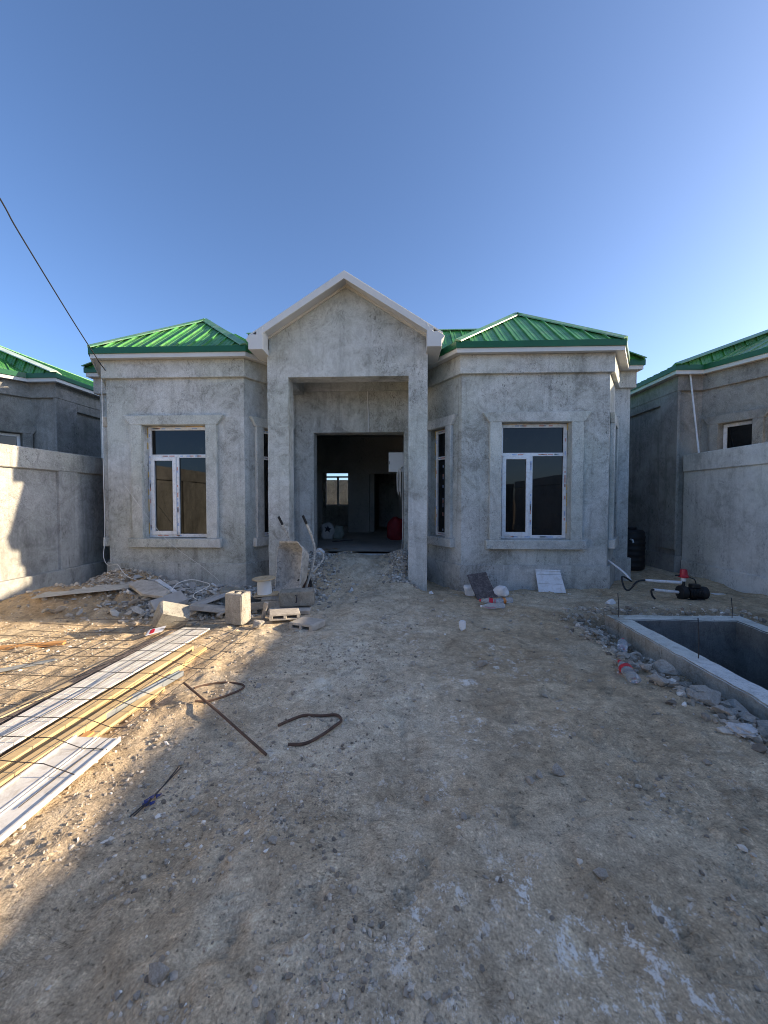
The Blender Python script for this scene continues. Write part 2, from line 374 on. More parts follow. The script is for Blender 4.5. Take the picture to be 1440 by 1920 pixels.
def hgt(x, y):
    x = np.asarray(x, float); y = np.asarray(y, float)
    near = (np.abs(x) < 7) & (y > -6) & (y < 9)
    h = 0.07 * vnoise(x, y, 0.7, 1) + 0.05 * vnoise(x, y, 1.9, 2) + 0.028 * vnoise(x, y, 5, 3) + 0.020 * vnoise(x, y, 12, 4) + 0.010 * vnoise(x, y, 27, 5)
    h = h + 0.020 * (0.5 - np.abs(2 * vnoise(x + 0.1 * vnoise(x, y, 4, 61), y, 3.1, 62))) + 0.012 * (0.5 - np.abs(2 * vnoise(x, y, 7.7, 63)))
    for (fx, fy, fa) in PRINTS:
        ca, sa = math.cos(fa), math.sin(fa); u = (x - fx) * ca + (y - fy) * sa; q = -(x - fx) * sa + (y - fy) * ca
        wd = 0.042 + 0.010 * np.sin(u * 16 + 0.8)
        ins = (1 - sst(0.115, 0.14, np.abs(u))) * (1 - sst(wd - 0.006, wd + 0.012, np.abs(q)))
        h = h - ins * (0.011 + 0.006 * np.sign(np.sin(u * 190))) + 0.010 * np.exp(-((np.abs(u) - 0.15) / 0.03) ** 2) * (np.abs(q) < 0.06)
    h = h * np.where(near, 1, 0) - 0.012
    rough = 0.10 * vnoise(x, y, 4.5, 6) + 0.07 * vnoise(x, y, 10, 7) + 0.04 * vnoise(x, y, 22, 8)
    def blob(cx, cy, sx, sy, hh, r=0.6):
        g = np.exp(-((x - cx) / sx) ** 2 - ((y - cy) / sy) ** 2)
        return g * hh + np.minimum(g * 1.6, 1) * rough * r
    h = h + blob(-4.55, 6.35, 0.62, 0.42, 0.36) + blob(-4.85, 5.40, 0.75, 0.40, 0.25) + blob(-4.2, 5.75, 0.7, 0.45, 0.10) + blob(-3.0, 5.85, 0.85, 0.5, 0.12, 0.5)
    # ramp of earth up to the threshold
    wx = sst(-2.15, -1.75, x) * (1 - sst(0.05, 0.45, x))
    h = h + wx * 0.43 * sst(6.0, 7.55, y)
    h = h + blob(-1.72, 6.75, 0.36, 0.5, 0.20) + blob(0.05, 7.1, 0.26, 0.42, 0.16) + blob(-0.85, 7.3, 0.5, 0.25, 0.03, 0.3)
    # loosened trench round the pit
    x0, x1, y0, y1 = PIT
    dx = np.maximum(np.maximum(x0 - x, x - x1), 0); dy = np.maximum(np.maximum(y0 - y, y - y1), 0); dd = np.sqrt(dx * dx + dy * dy)
    t = (1 - sst(0.08, 0.52, dd)) * sst(0.3, 1.0, y - y0 + 0.6)
    fill = sst(3.9, 3.0, y)
    h = h - t * (0.115 - 0.07 * fill) + t * rough * 0.8
    rim = np.exp(-((dd - 0.55) / 0.16) ** 2) * sst(0.3, 1.0, y - y0 + 0.6)
    h = h + rim * (0.018 + 0.3 * rough * 0.5)
    return h
def hz(x, y): return float(hgt(x, y))

# ground sheet
def axis(fine, lo, hi):
    return np.concatenate([np.array(lo), fine, np.array(hi)])
xs = axis(np.arange(-6.6, 6.61, 0.026), [-900, -250, -80, -30, -14, -9, -7.4], [7.4, 9, 14, 30, 80, 250, 900])
yy = [0.5]
while yy[-1] < 8.4: yy.append(yy[-1] + max(0.014, 0.0062 * yy[-1]))
ys = axis(np.array(yy), [-900, -250, -80, -30, -14, -7, -4, -2.2, -1, -0.3, 0.15], [8.8, 9.6, 11, 16, 30, 80, 250, 900])
X, Y = np.meshgrid(xs, ys)
Z = hgt(X, Y)
nx_, ny_ = len(xs), len(ys)
V = np.stack([X.ravel(), Y.ravel(), Z.ravel()], 1)
ii = np.arange(ny_ - 1)[:, None] * nx_ + np.arange(nx_ - 1)[None, :]
F = np.stack([ii, ii + 1, ii + 1 + nx_, ii + nx_], -1).reshape(-1, 4)
cx_ = (V[F[:, 0], 0] + V[F[:, 2], 0]) / 2; cy_ = (V[F[:, 0], 1] + V[F[:, 2], 1]) / 2
keep = ~((cx_ > PIT[0] + 0.08) & (cx_ < PIT[1] - 0.08) & (cy_ > PIT[2] + 0.08) & (cy_ < PIT[3] - 0.08))
F = F[keep]
def np_mesh(name, V, F, mat, smooth=False):
    me = bpy.data.meshes.new(name); k = F.shape[1]
    me.vertices.add(len(V)); me.vertices.foreach_set('co', V.astype(np.float32).ravel())
    me.loops.add(F.size); me.loops.foreach_set('vertex_index', F.astype(np.int32).ravel())
    me.polygons.add(len(F)); me.polygons.foreach_set('loop_start', np.arange(0, F.size, k, dtype=np.int32))
    me.polygons.foreach_set('use_smooth', np.full(len(F), smooth))
    me.update(calc_edges=True); me.materials.append(mat)
    o = bpy.data.objects.new(name, me); COL.objects.link(o); return o
ground = np_mesh('ground', V, F, M['earth'], True)
ddx = np.maximum(np.maximum(PIT[0] - V[:, 0], V[:, 0] - PIT[1]), 0); ddy = np.maximum(np.maximum(PIT[2] - V[:, 1], V[:, 1] - PIT[3]), 0)
dig = 1 - sst(0.15, 0.62, np.hypot(ddx, ddy) + 0.5 * vnoise(V[:, 0], V[:, 1], 3, 51))
gm = lambda cx, cy, sx, sy: np.exp(-((V[:, 0] - cx) / sx) ** 2 - ((V[:, 1] - cy) / sy) ** 2)
mound = np.clip(1.6 * (gm(-4.55, 6.35, .7, .5) + gm(-4.85, 5.4, .8, .5) + .7 * gm(-3.2, 5.8, 1.0, .5)) + 0.5 * vnoise(V[:, 0], V[:, 1], 4, 52), 0, 1)
at = ground.data.attributes.new('dug', 'FLOAT', 'POINT'); at.data.foreach_set('value', dig.astype(np.float32))
at = ground.data.attributes.new('mound', 'FLOAT', 'POINT'); at.data.foreach_set('value', mound.astype(np.float32))
tag(ground, 'bare trodden earth of the yard with dust and plaster spills', None, None, 'structure')

# ---------------------------------------------------------------- building helpers
def seg_frame(A, B):
    A = Vector((A[0], A[1])); B = Vector((B[0], B[1])); u = (B - A); L = u.length; u /= L; nn = Vector((u.y, -u.x))
    return A, u, nn, L
def wall_seg(mb, A, B, z0, z1, th, ops=()):
    A, u, nn, L = seg_frame(A, B)
    P = lambda s, dd, z: (A.x + u.x * s + nn.x * dd, A.y + u.y * s + nn.y * dd, z)
    ss = sorted({0, L, *[o[0] for o in ops], *[o[1] for o in ops]}); zs = sorted({z0, z1, *[o[2] for o in ops], *[o[3] for o in ops]})
    for i in range(len(ss) - 1):
        for j in range(len(zs) - 1):
            sm = (ss[i] + ss[i + 1]) / 2; zm = (zs[j] + zs[j + 1]) / 2
            if any(o[0] < sm < o[1] and o[2] < zm < o[3] for o in ops): continue
            a, b, c, d_ = ss[i], ss[i + 1], zs[j], zs[j + 1]
            mb.poly([P(a, 0, c), P(b, 0, c), P(b, 0, d_), P(a, 0, d_)])
            mb.poly([P(b, -th, c), P(a, -th, c), P(a, -th, d_), P(b, -th, d_)])
    for (a, b, c, d_) in ops:
        mb.poly([P(a, 0, c), P(a, 0, d_), P(a, -th, d_), P(a, -th, c)]); mb.poly([P(b, 0, d_), P(b, 0, c), P(b, -th, c), P(b, -th, d_)])
        mb.poly([P(a, 0, d_), P(b, 0, d_), P(b, -th, d_), P(a, -th, d_)])
        if c > z0: mb.poly([P(b, 0, c), P(a, 0, c), P(a, -th, c), P(b, -th, c)])
    mb.poly([P(0, 0, z1), P(L, 0, z1), P(L, -th, z1), P(0, -th, z1)])
    return mb
def offset(pl, d_):
    out = []
    for i, p in enumerate(pl):
        p = Vector(p); ns = []
        if i > 0: e = (p - Vector(pl[i - 1])).normalized(); ns.append(Vector((e.y, -e.x)))
        if i < len(pl) - 1: e = (Vector(pl[i + 1]) - p).normalized(); ns.append(Vector((e.y, -e.x)))
        if len(ns) == 1: out.append(p + ns[0] * d_)
        else:
            b = (ns[0] + ns[1]).normalized(); out.append(p + b * (d_ / max(0.3, b.dot(ns[0]))))
    return out
def strip(mb, pl, d0, d1, z0, z1):
    a = offset(pl, d0); b = offset(pl, d1)
    for i in range(len(pl) - 1):
        mb.hexa([(b[i].x, b[i].y, z0), (b[i + 1].x, b[i + 1].y, z0), (a[i + 1].x, a[i + 1].y, z0), (a[i].x, a[i].y, z0),
                 (b[i].x, b[i].y, z1), (b[i + 1].x, b[i + 1].y, z1), (a[i + 1].x, a[i + 1].y, z1), (a[i].x, a[i].y, z1)])
    return mb
def window(house, A, B, s0, s1, z0, z1, detail=True, sash_left=True, rnd=random.Random(5), jw=0.18, single=False, sm_='plaster_surround'):
    """white pvc window set in its plaster surround"""
    A, u, nn, L = seg_frame(A, B)
    P = lambda s, dd, z: Vector((A.x + u.x * s + nn.x * dd, A.y + u.y * s + nn.y * dd, z))
    def bar(mb, a, b, c, d_, q0, q1):
        mb.hexa([P(a, q1, c), P(b, q1, c), P(b, q0, c), P(a, q0, c), P(a, q1, d_), P(b, q1, d_), P(b, q0, d_), P(a, q0, d_)])
    f = 0.058; q0, q1 = -0.17, -0.105; g_ = 0.007
    a0, a1, c0, c1 = s0 + g_, s1 - g_, z0 + g_, z1 - g_
    W = MB()
    bar(W, a0, a0 + f, c0, c1, q0, q1); bar(W, a1 - f, a1, c0, c1, q0, q1); bar(W, a0 + f, a1 - f, c0, c0 + f, q0, q1); bar(W, a0 + f, a1 - f, c1 - f, c1, q0, q1)
    zt = z0 + (z1 - z0) * 0.735
    bar(W, a0 + f, a1 - f, zt - f / 2, zt + f / 2, q0, q1)
    sm = s0 + (s1 - s0) * (0.47 if sash_left else 0.53)
    if not single: bar(W, sm - f / 2, sm + f / 2, c0 + f, zt - f / 2, q0, q1)
    win = W.build('window', M['white_pvc'], house, bevel=0.004)
    # panes
    def pane(a, b, c, d_, dq=0):
        g = MB(); bar(g, a - 0.006, b + 0.006, c - 0.006, d_ + 0.006, -0.146 + dq, -0.134 + dq); g.build('pane', M['glass_tinted'], win)
    pane(a0 + f, a1 - f, zt + f / 2, c1 - f)
    if single:
        pane(a0 + f, a1 - f, c0 + f, zt - f / 2)
    else:
        L_ = (a0 + f, sm - f / 2); R_ = (sm + f / 2, a1 - f)
        sa, fx = (L_, R_) if sash_left else (R_, L_)
        pane(fx[0], fx[1], c0 + f, zt - f / 2)
        k = 0.052; S = MB(); qa, qb = -0.165, -0.088
        bar(S, sa[0] - .012, sa[0] + k, c0 + f - .012, zt - f / 2 + .012, qa, qb); bar(S, sa[1] - k, sa[1] + .012, c0 + f - .012, zt - f / 2 + .012, qa, qb)
        bar(S, sa[0] + k, sa[1] - k, c0 + f - .012, c0 + f + k, qa, qb); bar(S, sa[0] + k, sa[1] - k, zt - f / 2 - k, zt - f / 2 + .012, qa, qb)
        S.build('sash', M['white_pvc'], win, bevel=0.004)
        pane(sa[0] + k, sa[1] - k, c0 + f + k, zt - f / 2 - k, 0.012)
    # surround
    j = jw; o_ = 0.07
    H = MB(); hh = 0.165
    H.prism([P(s0 - j, -0.001, z1), P(s1 + j, -0.001, z1), P(s1 + j + 0.02, -0.001, z1 + 0.012), P(s1 + j + 0.125, -0.001, z1 + hh), P(s0 - j - 0.125, -0.001, z1 + hh), P(s0 - j - 0.02, -0.001, z1 + 0.012)], tuple(Vector((nn.x, nn.y, 0)) * (o_ + 0.004)))
    H.build('window_head', M[sm_], win, bevel=0.008)
    for (a, b) in ((s0 - j, s0), (s1, s1 + j)):
        J = MB(); bar(J, a, b, z0, z1, -0.001, o_); J.build('window_jamb', M[sm_], win, bevel=0.006)
    S = MB(); bar(S, s0 - j - 0.06, s1 + j + 0.06, z0 - 0.155, z0, -0.001, 0.105); S.build('window_sill', M[sm_], win, bevel=0.008)
    if detail:
        # crumbs of mounting foam along the frame
        Fm = MB()
        for k in range(16):
            s = a0 - 0.004 if rnd.random() < 0.6 else a1 + 0.004; z = rnd.uniform(c0, c1); h = rnd.uniform(0.03, 0.22)
            bar(Fm, s - 0.010, s + 0.010, z, min(z + h, c1 + .008), -0.15, -0.10 + rnd.uniform(0, 0.012))
        for k in range(5):
            s = rnd.uniform(a0, a1 - 0.3); bar(Fm, s, s + rnd.uniform(0.1, 0.3), c1 - 0.004, c1 + 0.011, -0.15, -0.10)
        Fm.build('sealant', M['sealant_foam'], win)['kind'] = 'stuff'
        # printed protective film on the profiles
        for col in ('film_print_red', 'film_print_blue'):
            K = MB()
            for k in range(26):
                if rnd.random() < 0.62:
                    s = rnd.choice([a0 + f / 2, a1 - f / 2, sm]); z = rnd.uniform(c0 + .05, (zt if s == sm else c1) - 0.15)
                    bar(K, s - 0.010, s + 0.010, z, z + rnd.uniform(0.03, 0.08), q1, q1 + 0.0022)
                else:
                    s = rnd.uniform(a0 + .06, a1 - .2); z = rnd.choice([c0 + f / 2, zt, c1 - f / 2])
                    bar(K, s, s + rnd.uniform(0.04, 0.1), z - 0.010, z + 0.010, q1, q1 + 0.0022)
            K.build('film_print', M[col], win)['kind'] = 'stuff'
    return win
def clip(poly, axis_, val, keep_gt):
    out = []
    for i in range(len(poly)):
        a, b = poly[i], poly[(i + 1) % len(poly)]
        ia = (a[axis_] >= val) if keep_gt else (a[axis_] <= val); ib = (b[axis_] >= val) if keep_gt else (b[axis_] <= val)
        if ia: out.append(a)
        if ia != ib:
            t = (val - a[axis_]) / (b[axis_] - a[axis_]); out.append((a[0] + (b[0] - a[0]) * t, a[1] + (b[1] - a[1]) * t))
    return out
def facet(roof, pts, pw=0.235, split=True, th=0.012, mat='roof_green'):
    """planar roof facet; pts[0]-pts[1] is its eave; standing-seam panels as separate pieces"""
    pts = [Vector(p) for p in pts]; e = (pts[1] - pts[0]); L = e.length; e.normalize()
    nrm = e.cross(pts[2] - pts[0]).normalized()
    if nrm.z < 0: nrm = -nrm
    up = nrm.cross(e).normalized()
    if up.z < 0: up = -up
    q = [((p - pts[0]).dot(e), (p - pts[0]).dot(up)) for p in pts]
    W3 = lambda a, b, h: pts[0] + e * a + up * b + nrm * h
    lo = min(a for a, b in q); hi = max(a for a, b in q)
    k = max(1, int(round((hi - lo) / pw))) if split else 1
    for i in range(k):
        a0 = lo + (hi - lo) * i / k; a1 = lo + (hi - lo) * (i + 1) / k
        pl = clip(clip(q, 0, a0, True), 0, a1 - 0.002, False)
        if len(pl) < 3: continue
        mb = MB(); mb.prism([W3(a, b, 0) for a, b in pl], nrm * th)
        if split:
            rb = clip(clip(q, 0, a0 + 0.002, True), 0, a0 + 0.023, False)
            if len(rb) >= 3: mb.prism([W3(a, b, th - 0.002) for a, b in rb], nrm * 0.026)
            for c_ in (0.36, 0.66):
                rb = clip(clip(q, 0, a0 + (a1 - a0) * c_, True), 0, a0 + (a1 - a0) * c_ + 0.016, False)
                if len(rb) >= 3: mb.prism([W3(a, b, th - 0.002) for a, b in rb], nrm * 0.006)
        mb.build('roof_panel', M[mat], roof)
def cap_line(roof, a, b, wd=0.12, mat='hip_green', name='hip_cap'):
    a = Vector(a); b = Vector(b); t = (b - a).normalized(); sd = Vector((t.y, -t.x, 0)).normalized(); up = sd.cross(t)
    if up.z < 0: up = -up
    mb = MB(); h0, h1 = 0.012, 0.06
    mb.hexa([a - sd * wd - up * 0.005, a + up * 0.028, b + up * 0.028, b - sd * wd - up * 0.005, a - sd * wd + up * 0.012, a + up * h1, b + up * h1, b - sd * wd + up * 0.012])
    mb.hexa([a + up * 0.028, a + sd * wd - up * 0.005, b + sd * wd - up * 0.005, b + up * 0.028, a + up * h1, a + sd * wd + up * 0.012, b + sd * wd + up * 0.012, b + up * h1])
    return mb.build(name, M[mat], roof)

Z_EAVE = 4.04
def house(name, label, ox, oy, oz, mat, bays, body, deep, detail, hip='hip_green', plinth_mat='plaster_plinth', trim='plaster_trim', side_split=(False, False)):
    """bays: (left, right), each (outer x, inner x, depth, slant outer, slant inner); local x centred, y = 0 at the main bay front"""
    t = thing(name, label, 'house', (ox, oy, oz))
    T = lambda x, y: (ox + x, oy + y)
    (lo, li, ld, lso, lsi), (ro, ri, rd, rso, rsi) = bays
    B = 0.95
    pl = [T(-body, deep), T(-body, B), T(lo - lso, B), T(lo, B - ld), T(li, B - ld), T(li + lsi, B), T(ri - rsi, B), T(ri, B - rd), T(ro, B - rd), T(ro + rso, B), T(body, B), T(body, deep)]
    return t, pl

def shell(t, pl, oz, mat, openings, plinth_mat, trim, zt=3.9):
    for i in range(len(pl) - 1):
        ops = openings.get(i, [])
        wall_seg(MB(), pl[i], pl[i + 1], oz - 0.35, oz + zt, 0.3, [(a, b, c + oz, d_ + oz) for (a, b, c, d_) in ops]).build('wall', M[mat], t)
    return t

def tighten(pl, k):
    return [(x + (k if i < 2 else (-k if i > len(pl) - 3 else 0)), y) for i, (x, y) in enumerate(pl)]
def eaves(t, pl, oz, trim, tight=0.0):
    strip(MB(), pl, 0.0, 0.07, oz + 3.58, oz + 3.885).build('cornice', M[trim], t, bevel=0.006)
    pl = tighten(pl, tight)
    strip(MB(), pl, 0.002, 0.205, oz + 3.886, oz + 3.905).build('soffit', M['soffit_white'], t)
    strip(MB(), pl, 0.186, 0.208, oz + 3.872, oz + 3.95).build('fascia', M['white_trim'], t)
    strip(MB(), pl, 0.18, 0.232, oz + 3.942, oz + Z_EAVE).build('drip_edge', M['drip_green'], t)

def wing_roof(t, roof, eo, apex, back_y, oz, right, hip='hip_green', split=True, side_split=False, inner=True):
    """eo: eave points from body corner (outer) round the bay to the inner re-entrant corner"""
    z = oz + Z_EAVE - 0.02; E = [Vector((p.x, p.y, z)) for p in eo]; A = Vector(apex)
    Rb = Vector((A.x, back_y, A.z)); Eb = Vector((E[0].x, back_y, z))
    facet(roof, [Eb, E[0], A, Rb] if right else [E[0], Eb, Rb, A], pw=0.22, split=side_split)
    for i in range(len(E) - 1):
        facet(roof, [E[i], E[i + 1], A], split=split)
    if inner:
        I = E[-1]; Ib = Vector((I.x, back_y, z))
        facet(roof, [I, Ib, Rb, A], split=False)
    for i in (0, 2, 3):
        if i < len(E): cap_line(roof, E[i] + Vector((0, 0, 0.01)), A, 0.085 if i else 0.12, hip)
    cap_line(roof, A, Rb, 0.1, 'hip_green', 'ridge_cap')

# ---------------------------------------------------------------- main house
OX, OY = -0.83, 6.70
t, pl = house('house', 'unpainted grey plastered house with gabled porch and two green roofed bays', OX, OY, 0, 'plaster',
              ((-4.27, -1.85, 0.95, 0.59, 0.59), (4.27, 1.85, 0.95, 0.59, 0.59)), 5.13, 9.0, True)
HOUSE = t
WZ0, WZ1 = 0.83, 2.78
La = math.hypot(0.59, 0.95)
op = {2: [(0.33, 0.83, WZ0, WZ1)], 3: [(0.65, 1.77, WZ0, WZ1)], 4: [(0.36, 0.86, WZ0, WZ1)], 5: [(1.26 - 0.86, 1.26 + 0.89, 0.45, 2.80)],
      6: [(La - 0.86, La - 0.36, WZ0, WZ1)], 7: [(0.65, 1.79, WZ0, WZ1)], 8: [(La - 0.83, La - 0.33, WZ0, WZ1)]}
shell(t, pl, 0, 'plaster', op, 'plaster_plinth', 'plaster_trim')
strip(MB(), pl[:6], 0.0, 0.045, -0.3, 0.40).build('plinth', M['plaster_plinth'], t, bevel=0.006)
strip(MB(), pl[6:], 0.0, 0.045, -0.3, 0.40).build('plinth', M['plaster_plinth'], t, bevel=0.006)
eaves(t, pl, 0, 'plaster_trim', 0.1)
for i in (2, 3, 4, 6, 7, 8):
    a, b, c0, c1 = op[i][0]
    window(t, pl[i], pl[i + 1], a, b, c0, c1, detail=True, sash_left=True, rnd=random.Random(i), single=i not in (3, 7), jw=0.19 if i in (3, 7) else 0.15)
roof = MB().box(OX - 0.05, OX + 0.05, OY + 5, OY + 5.1, 4.2, 4.9).build('roof', M['roof_green'], t)
eo = offset(tighten(pl, 0.1), 0.215)
z = Z_EAVE - 0.02
wing_roof(t, roof, [eo[1], eo[2], eo[3], eo[4], eo[5]], (OX - 3.06, OY + 1.15, 5.06), OY + 9.3, 0, False)
wing_roof(t, roof, [eo[10], eo[9], eo[8], eo[7], eo[6]], (OX + 3.06, OY + 1.15, 5.06), OY + 9.3, 0, True)
facet(roof, [(OX - 1.9, OY + 0.73, z), (OX + 1.9, OY + 0.73, z), (OX + 2.6, OY + 2.15, 5.20), (OX - 2.6, OY + 2.15, 5.20)])
cap_line(roof, (OX - 2.6, OY + 2.15, 5.19), (OX + 2.6, OY + 2.15, 5.19), 0.09, 'hip_green', 'ridge_cap')
facet(roof, [(OX - 2.6, OY + 2.17, 5.19), (OX + 2.6, OY + 2.17, 5.19), (OX + 2.6, OY + 5.0, 4.2), (OX - 2.6, OY + 5.0, 4.2)], split=False)
# porch: columns, gable, beams, ceiling
PY = 6.55; GX = -0.89
gl, gr = -2.22, 0.44
for (a, b) in ((gl, gl + 0.35), (gr - 0.31, gr)):
    cm = MB(); cr = random.Random(int(a * 100)); K = 40
    for i in range(K + 1):
        z_ = -0.3 + 3.83 * i / K; j_ = lambda: cr.uniform(-.0035, .0035) if i < K else 0
        cm.V += [(a + j_(), PY + j_(), z_), (b + j_(), PY + j_(), z_), (b + j_(), PY + .32, z_), (a + j_(), PY + .32, z_)]
    for i in range(K):
        for q in range(4): cm.F.append((4 * i + q, 4 * i + (q + 1) % 4, 4 * i + 4 + (q + 1) % 4, 4 * i + 4 + q))
    cm.F.append((4 * K, 4 * K + 1, 4 * K + 2, 4 * K + 3))
    cm.build('column', M['plaster_trim'], t)
MB().prism([(gl, PY, 3.53), (gr, PY, 3.53), (gr, PY, 4.17), (GX, PY, 5.015), (gl, PY, 4.17)], (0, 0.32, 0)).build('gable_wall', M['plaster_trim'], t)
for (a, b) in ((gl + 0.01, gl + 0.34), (gr - 0.30, gr - 0.01)):
    MB().box(a, b, PY + 0.32, OY + 0.96, 3.53, 3.90).build('beam', M['plaster'], t, bevel=0.006)
MB().box(gl + 0.34, gr - 0.30, PY + 0.32, OY + 0.94, 3.89, 3.95).build('porch_ceiling', M['plaster'], t)
sl_ = (5.075 - 4.09) / 1.55
gro = MB()
for sgn in (-1, 1):
    ex = GX + sgn * 1.55
    gro.prism([(GX, 6.28, 5.075), (ex, 6.28, 4.09), (ex, 6.28, 4.115), (GX, 6.28, 5.10)], (0, 2.6, 0))
gro.build('porch_roof', M['white_trim'], t)
for sgn in (-1, 1):
    ex = GX + sgn * 1.40; zz = 5.075 - 1.40 * sl_
    MB().prism([(GX, 6.255, 4.965), (ex, 6.255, zz - 0.11), (ex, 6.255, zz + 0.004), (GX, 6.255, 5.079)], (0, 0.025, 0)).build('rake_board', M['white_trim'], t)
    MB().prism([(GX, 6.28, 5.015), (ex, 6.28, zz - 0.06), (ex, 6.28, zz - 0.04), (GX, 6.28, 5.035)], (0, 0.272, 0)).build('rake_soffit', M['soffit_white'], t)
    wx = GX + sgn * 1.30; wz = 5.015 - 1.30 * sl_
    MB().prism([(GX, 6.522, 4.975), (wx, 6.522, wz - 0.04), (wx, 6.522, wz + 0.005), (GX, 6.522, 5.02)], (0, 0.027, 0)).build('rake_moulding', M['cream_trim'], t)
    MB().box(min(wx, wx + sgn * 0.03), max(wx, wx + sgn * 0.03), 6.518, 6.549, wz - 0.21, wz - 0.03).build('rake_moulding', M['cream_trim'], t)
    a, b = sorted((GX + sgn * 1.30, GX + sgn * 1.53)); zc = 5.075 - 1.27 * sl_
    pts = [(GX + sgn * 1.30, 6.25, 3.885), (GX + sgn * 1.53, 6.25, 3.885), (GX + sgn * 1.53, 6.25, 3.99), (GX + sgn * 1.575, 6.25, 4.045), (GX + sgn * 1.53, 6.25, 4.085), (GX + sgn * 1.46, 6.25, 4.125), (GX + sgn * 1.40, 6.25, 4.115), (GX + sgn * 1.30, 6.25, 4.245)]
    MB().prism(pts, (0, 1.25, 0)).build('eave_return', M['white_trim'], t, bevel=0.004)
# rooms behind the porch opening
FZ = 0.45
MB().box(OX - 5.0, OX + 5.0, OY + 0.955, OY + 8.7, FZ - 0.2, FZ).build('floor', M['plaster_indoor'], t)
MB().box(OX - 0.86, OX + 0.89, OY + 0.93, OY + 0.957, FZ - 0.32, FZ - 0.004).build('threshold', M['plaster_plinth'], t, bevel=0.008)
MB().box(OX - 5.0, OX + 5.0, OY + 1.25, OY + 8.7, 3.5, 3.6).build('ceiling', M['plaster_indoor'], t)
bx0 = -3.43
bw = MB(); wall_seg(bw, (bx0, OY + 5.9), (0.98, OY + 5.9), FZ, 3.5, 0.2, [(-2.53 - bx0, -1.68 - bx0, FZ, 2.35), (-1.0 - bx0, -0.05 - bx0, FZ, 2.33)])
bw.build('partition', M['plaster_indoor'], t)
MB().box(OX - 2.8, OX - 2.6, OY + 1.25, OY + 8.7, FZ, 3.5).build('partition', M['plaster_indoor'], t)
MB().box(0.98, 1.16, OY + 1.25, OY + 5.9, FZ, 3.5).build('partition', M['plaster_indoor'], t)
MB().box(-1.0, -0.85, OY + 6.1, OY + 8.7, FZ, 3.5).build('partition', M['plaster_indoor'], t)
# rear wall with a window on the sky
wall_seg(MB(), (OX + 5.13, OY + 9.0), (OX - 5.13, OY + 9.0), -0.2, 3.9, 0.3, [(5.13 + OX + 1.83, 5.13 + OX + 2.97, 1.25, 2.72)]).build('wall', M['plaster'], t)
rw = MB(); y0 = OY + 8.76
for (a, b, c0, c1) in ((-2.97, -2.91, 1.25, 2.72), (-1.89, -1.83, 1.25, 2.72), (-2.91, -1.89, 1.25, 1.31), (-2.91, -1.89, 2.66, 2.72), (-2.91, -1.89, 2.36, 2.42), (-2.50, -2.42, 1.31, 2.36)):
    rw.box(a, b, y0, y0 + 0.06, c0, c1)
rwin = rw.build('window', M['white_pvc'], t)
for (a, b, c0, c1) in ((-2.91, -1.89, 2.42, 2.66), (-2.91, -2.50, 1.31, 2.36), (-2.42, -1.89, 1.31, 2.36)):
    MB().box(a, b, y0 + 0.025, y0 + 0.033, c0, c1).build('pane', M['glass_clear'], rwin)
tag(MB().box(-7, 4, OY + 10.6, OY + 10.85, -0.2, 2.36).build('rear_wall', M['plaster_neighbour']), 'grey yard wall seen through the far window of the porch house', 'wall')

# ---------------------------------------------------------------- neighbouring houses
def neighbour(label, ox, oy, oz, bays, body, op, win_ids, side, hip, group):
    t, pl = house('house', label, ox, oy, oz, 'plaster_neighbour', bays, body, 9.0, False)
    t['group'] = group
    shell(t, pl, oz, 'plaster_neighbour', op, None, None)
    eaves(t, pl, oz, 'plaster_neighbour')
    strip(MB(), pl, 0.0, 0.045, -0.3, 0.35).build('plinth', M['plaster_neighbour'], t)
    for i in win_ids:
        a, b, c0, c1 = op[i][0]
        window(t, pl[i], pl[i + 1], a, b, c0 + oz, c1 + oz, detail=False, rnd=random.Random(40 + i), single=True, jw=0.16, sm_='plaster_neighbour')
    roof = MB().box(ox - 0.05, ox + 0.05, oy + 5, oy + 5.1, oz + 4.2, oz + 4.9).build('roof', M['roof_green'], t)
    eo = offset(pl, 0.215)
    (lo, li, ld, *_), (ro, ri, rd, *_) = bays
    wing_roof(t, roof, [eo[1], eo[2], eo[3], eo[4], eo[5]], (ox + (lo + li) / 2, oy + 1.15, oz + 5.10), oy + 9.3, oz, False, hip, side != 'R', side == 'L')
    wing_roof(t, roof, [eo[10], eo[9], eo[8], eo[7], eo[6]], (ox + (ro + ri) / 2, oy + 1.15, oz + 5.10), oy + 9.3, oz, True, hip, side != 'L', side == 'R')
    zz = oz + Z_EAVE - 0.02
    facet(roof, [(ox - 1.9, oy + 0.73, zz), (ox + 1.9, oy + 0.73, zz), (ox + 2.6, oy + 2.1, oz + 5.1), (ox - 2.6, oy + 2.1, oz + 5.1)], split=False)
    # big sunk panel on the alley side: frame pieces proud of the wall
    sx = -body if side == 'L' else body; sg = -1 if side == 'L' else 1
    x0 = ox + sx; x1 = x0 + sg * 0.06; a, b = min(x0, x1), max(x0, x1)
    ya = oy + 0.95
    for (y_0, y_1, z_0, z_1) in ((ya - 0.06, ya + 0.48, oz + 0.35, oz + 3.885), (ya + 0.48, oy + 8.9, oz + 3.40, oz + 3.885), (ya + 5.5, ya + 6.0, oz + 0.35, oz + 3.40)):
        MB().box(a, b, y_0, y_1, z_0, z_1).build('wall_frame', M['plaster_neighbour'], t, bevel=0.006)
    return t
LR = math.hypot(1.09, 2.35)
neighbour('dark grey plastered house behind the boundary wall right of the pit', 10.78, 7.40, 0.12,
          ((-3.68, -1.2, 2.1, 0.98, 0.59), (4.27, 1.85, 0.95, 0.59, 0.59)), 5.12, {2: [(0.32, 0.86, 0.95, 2.86)]}, (2,), 'L', 'hip_green', 'houses either side')
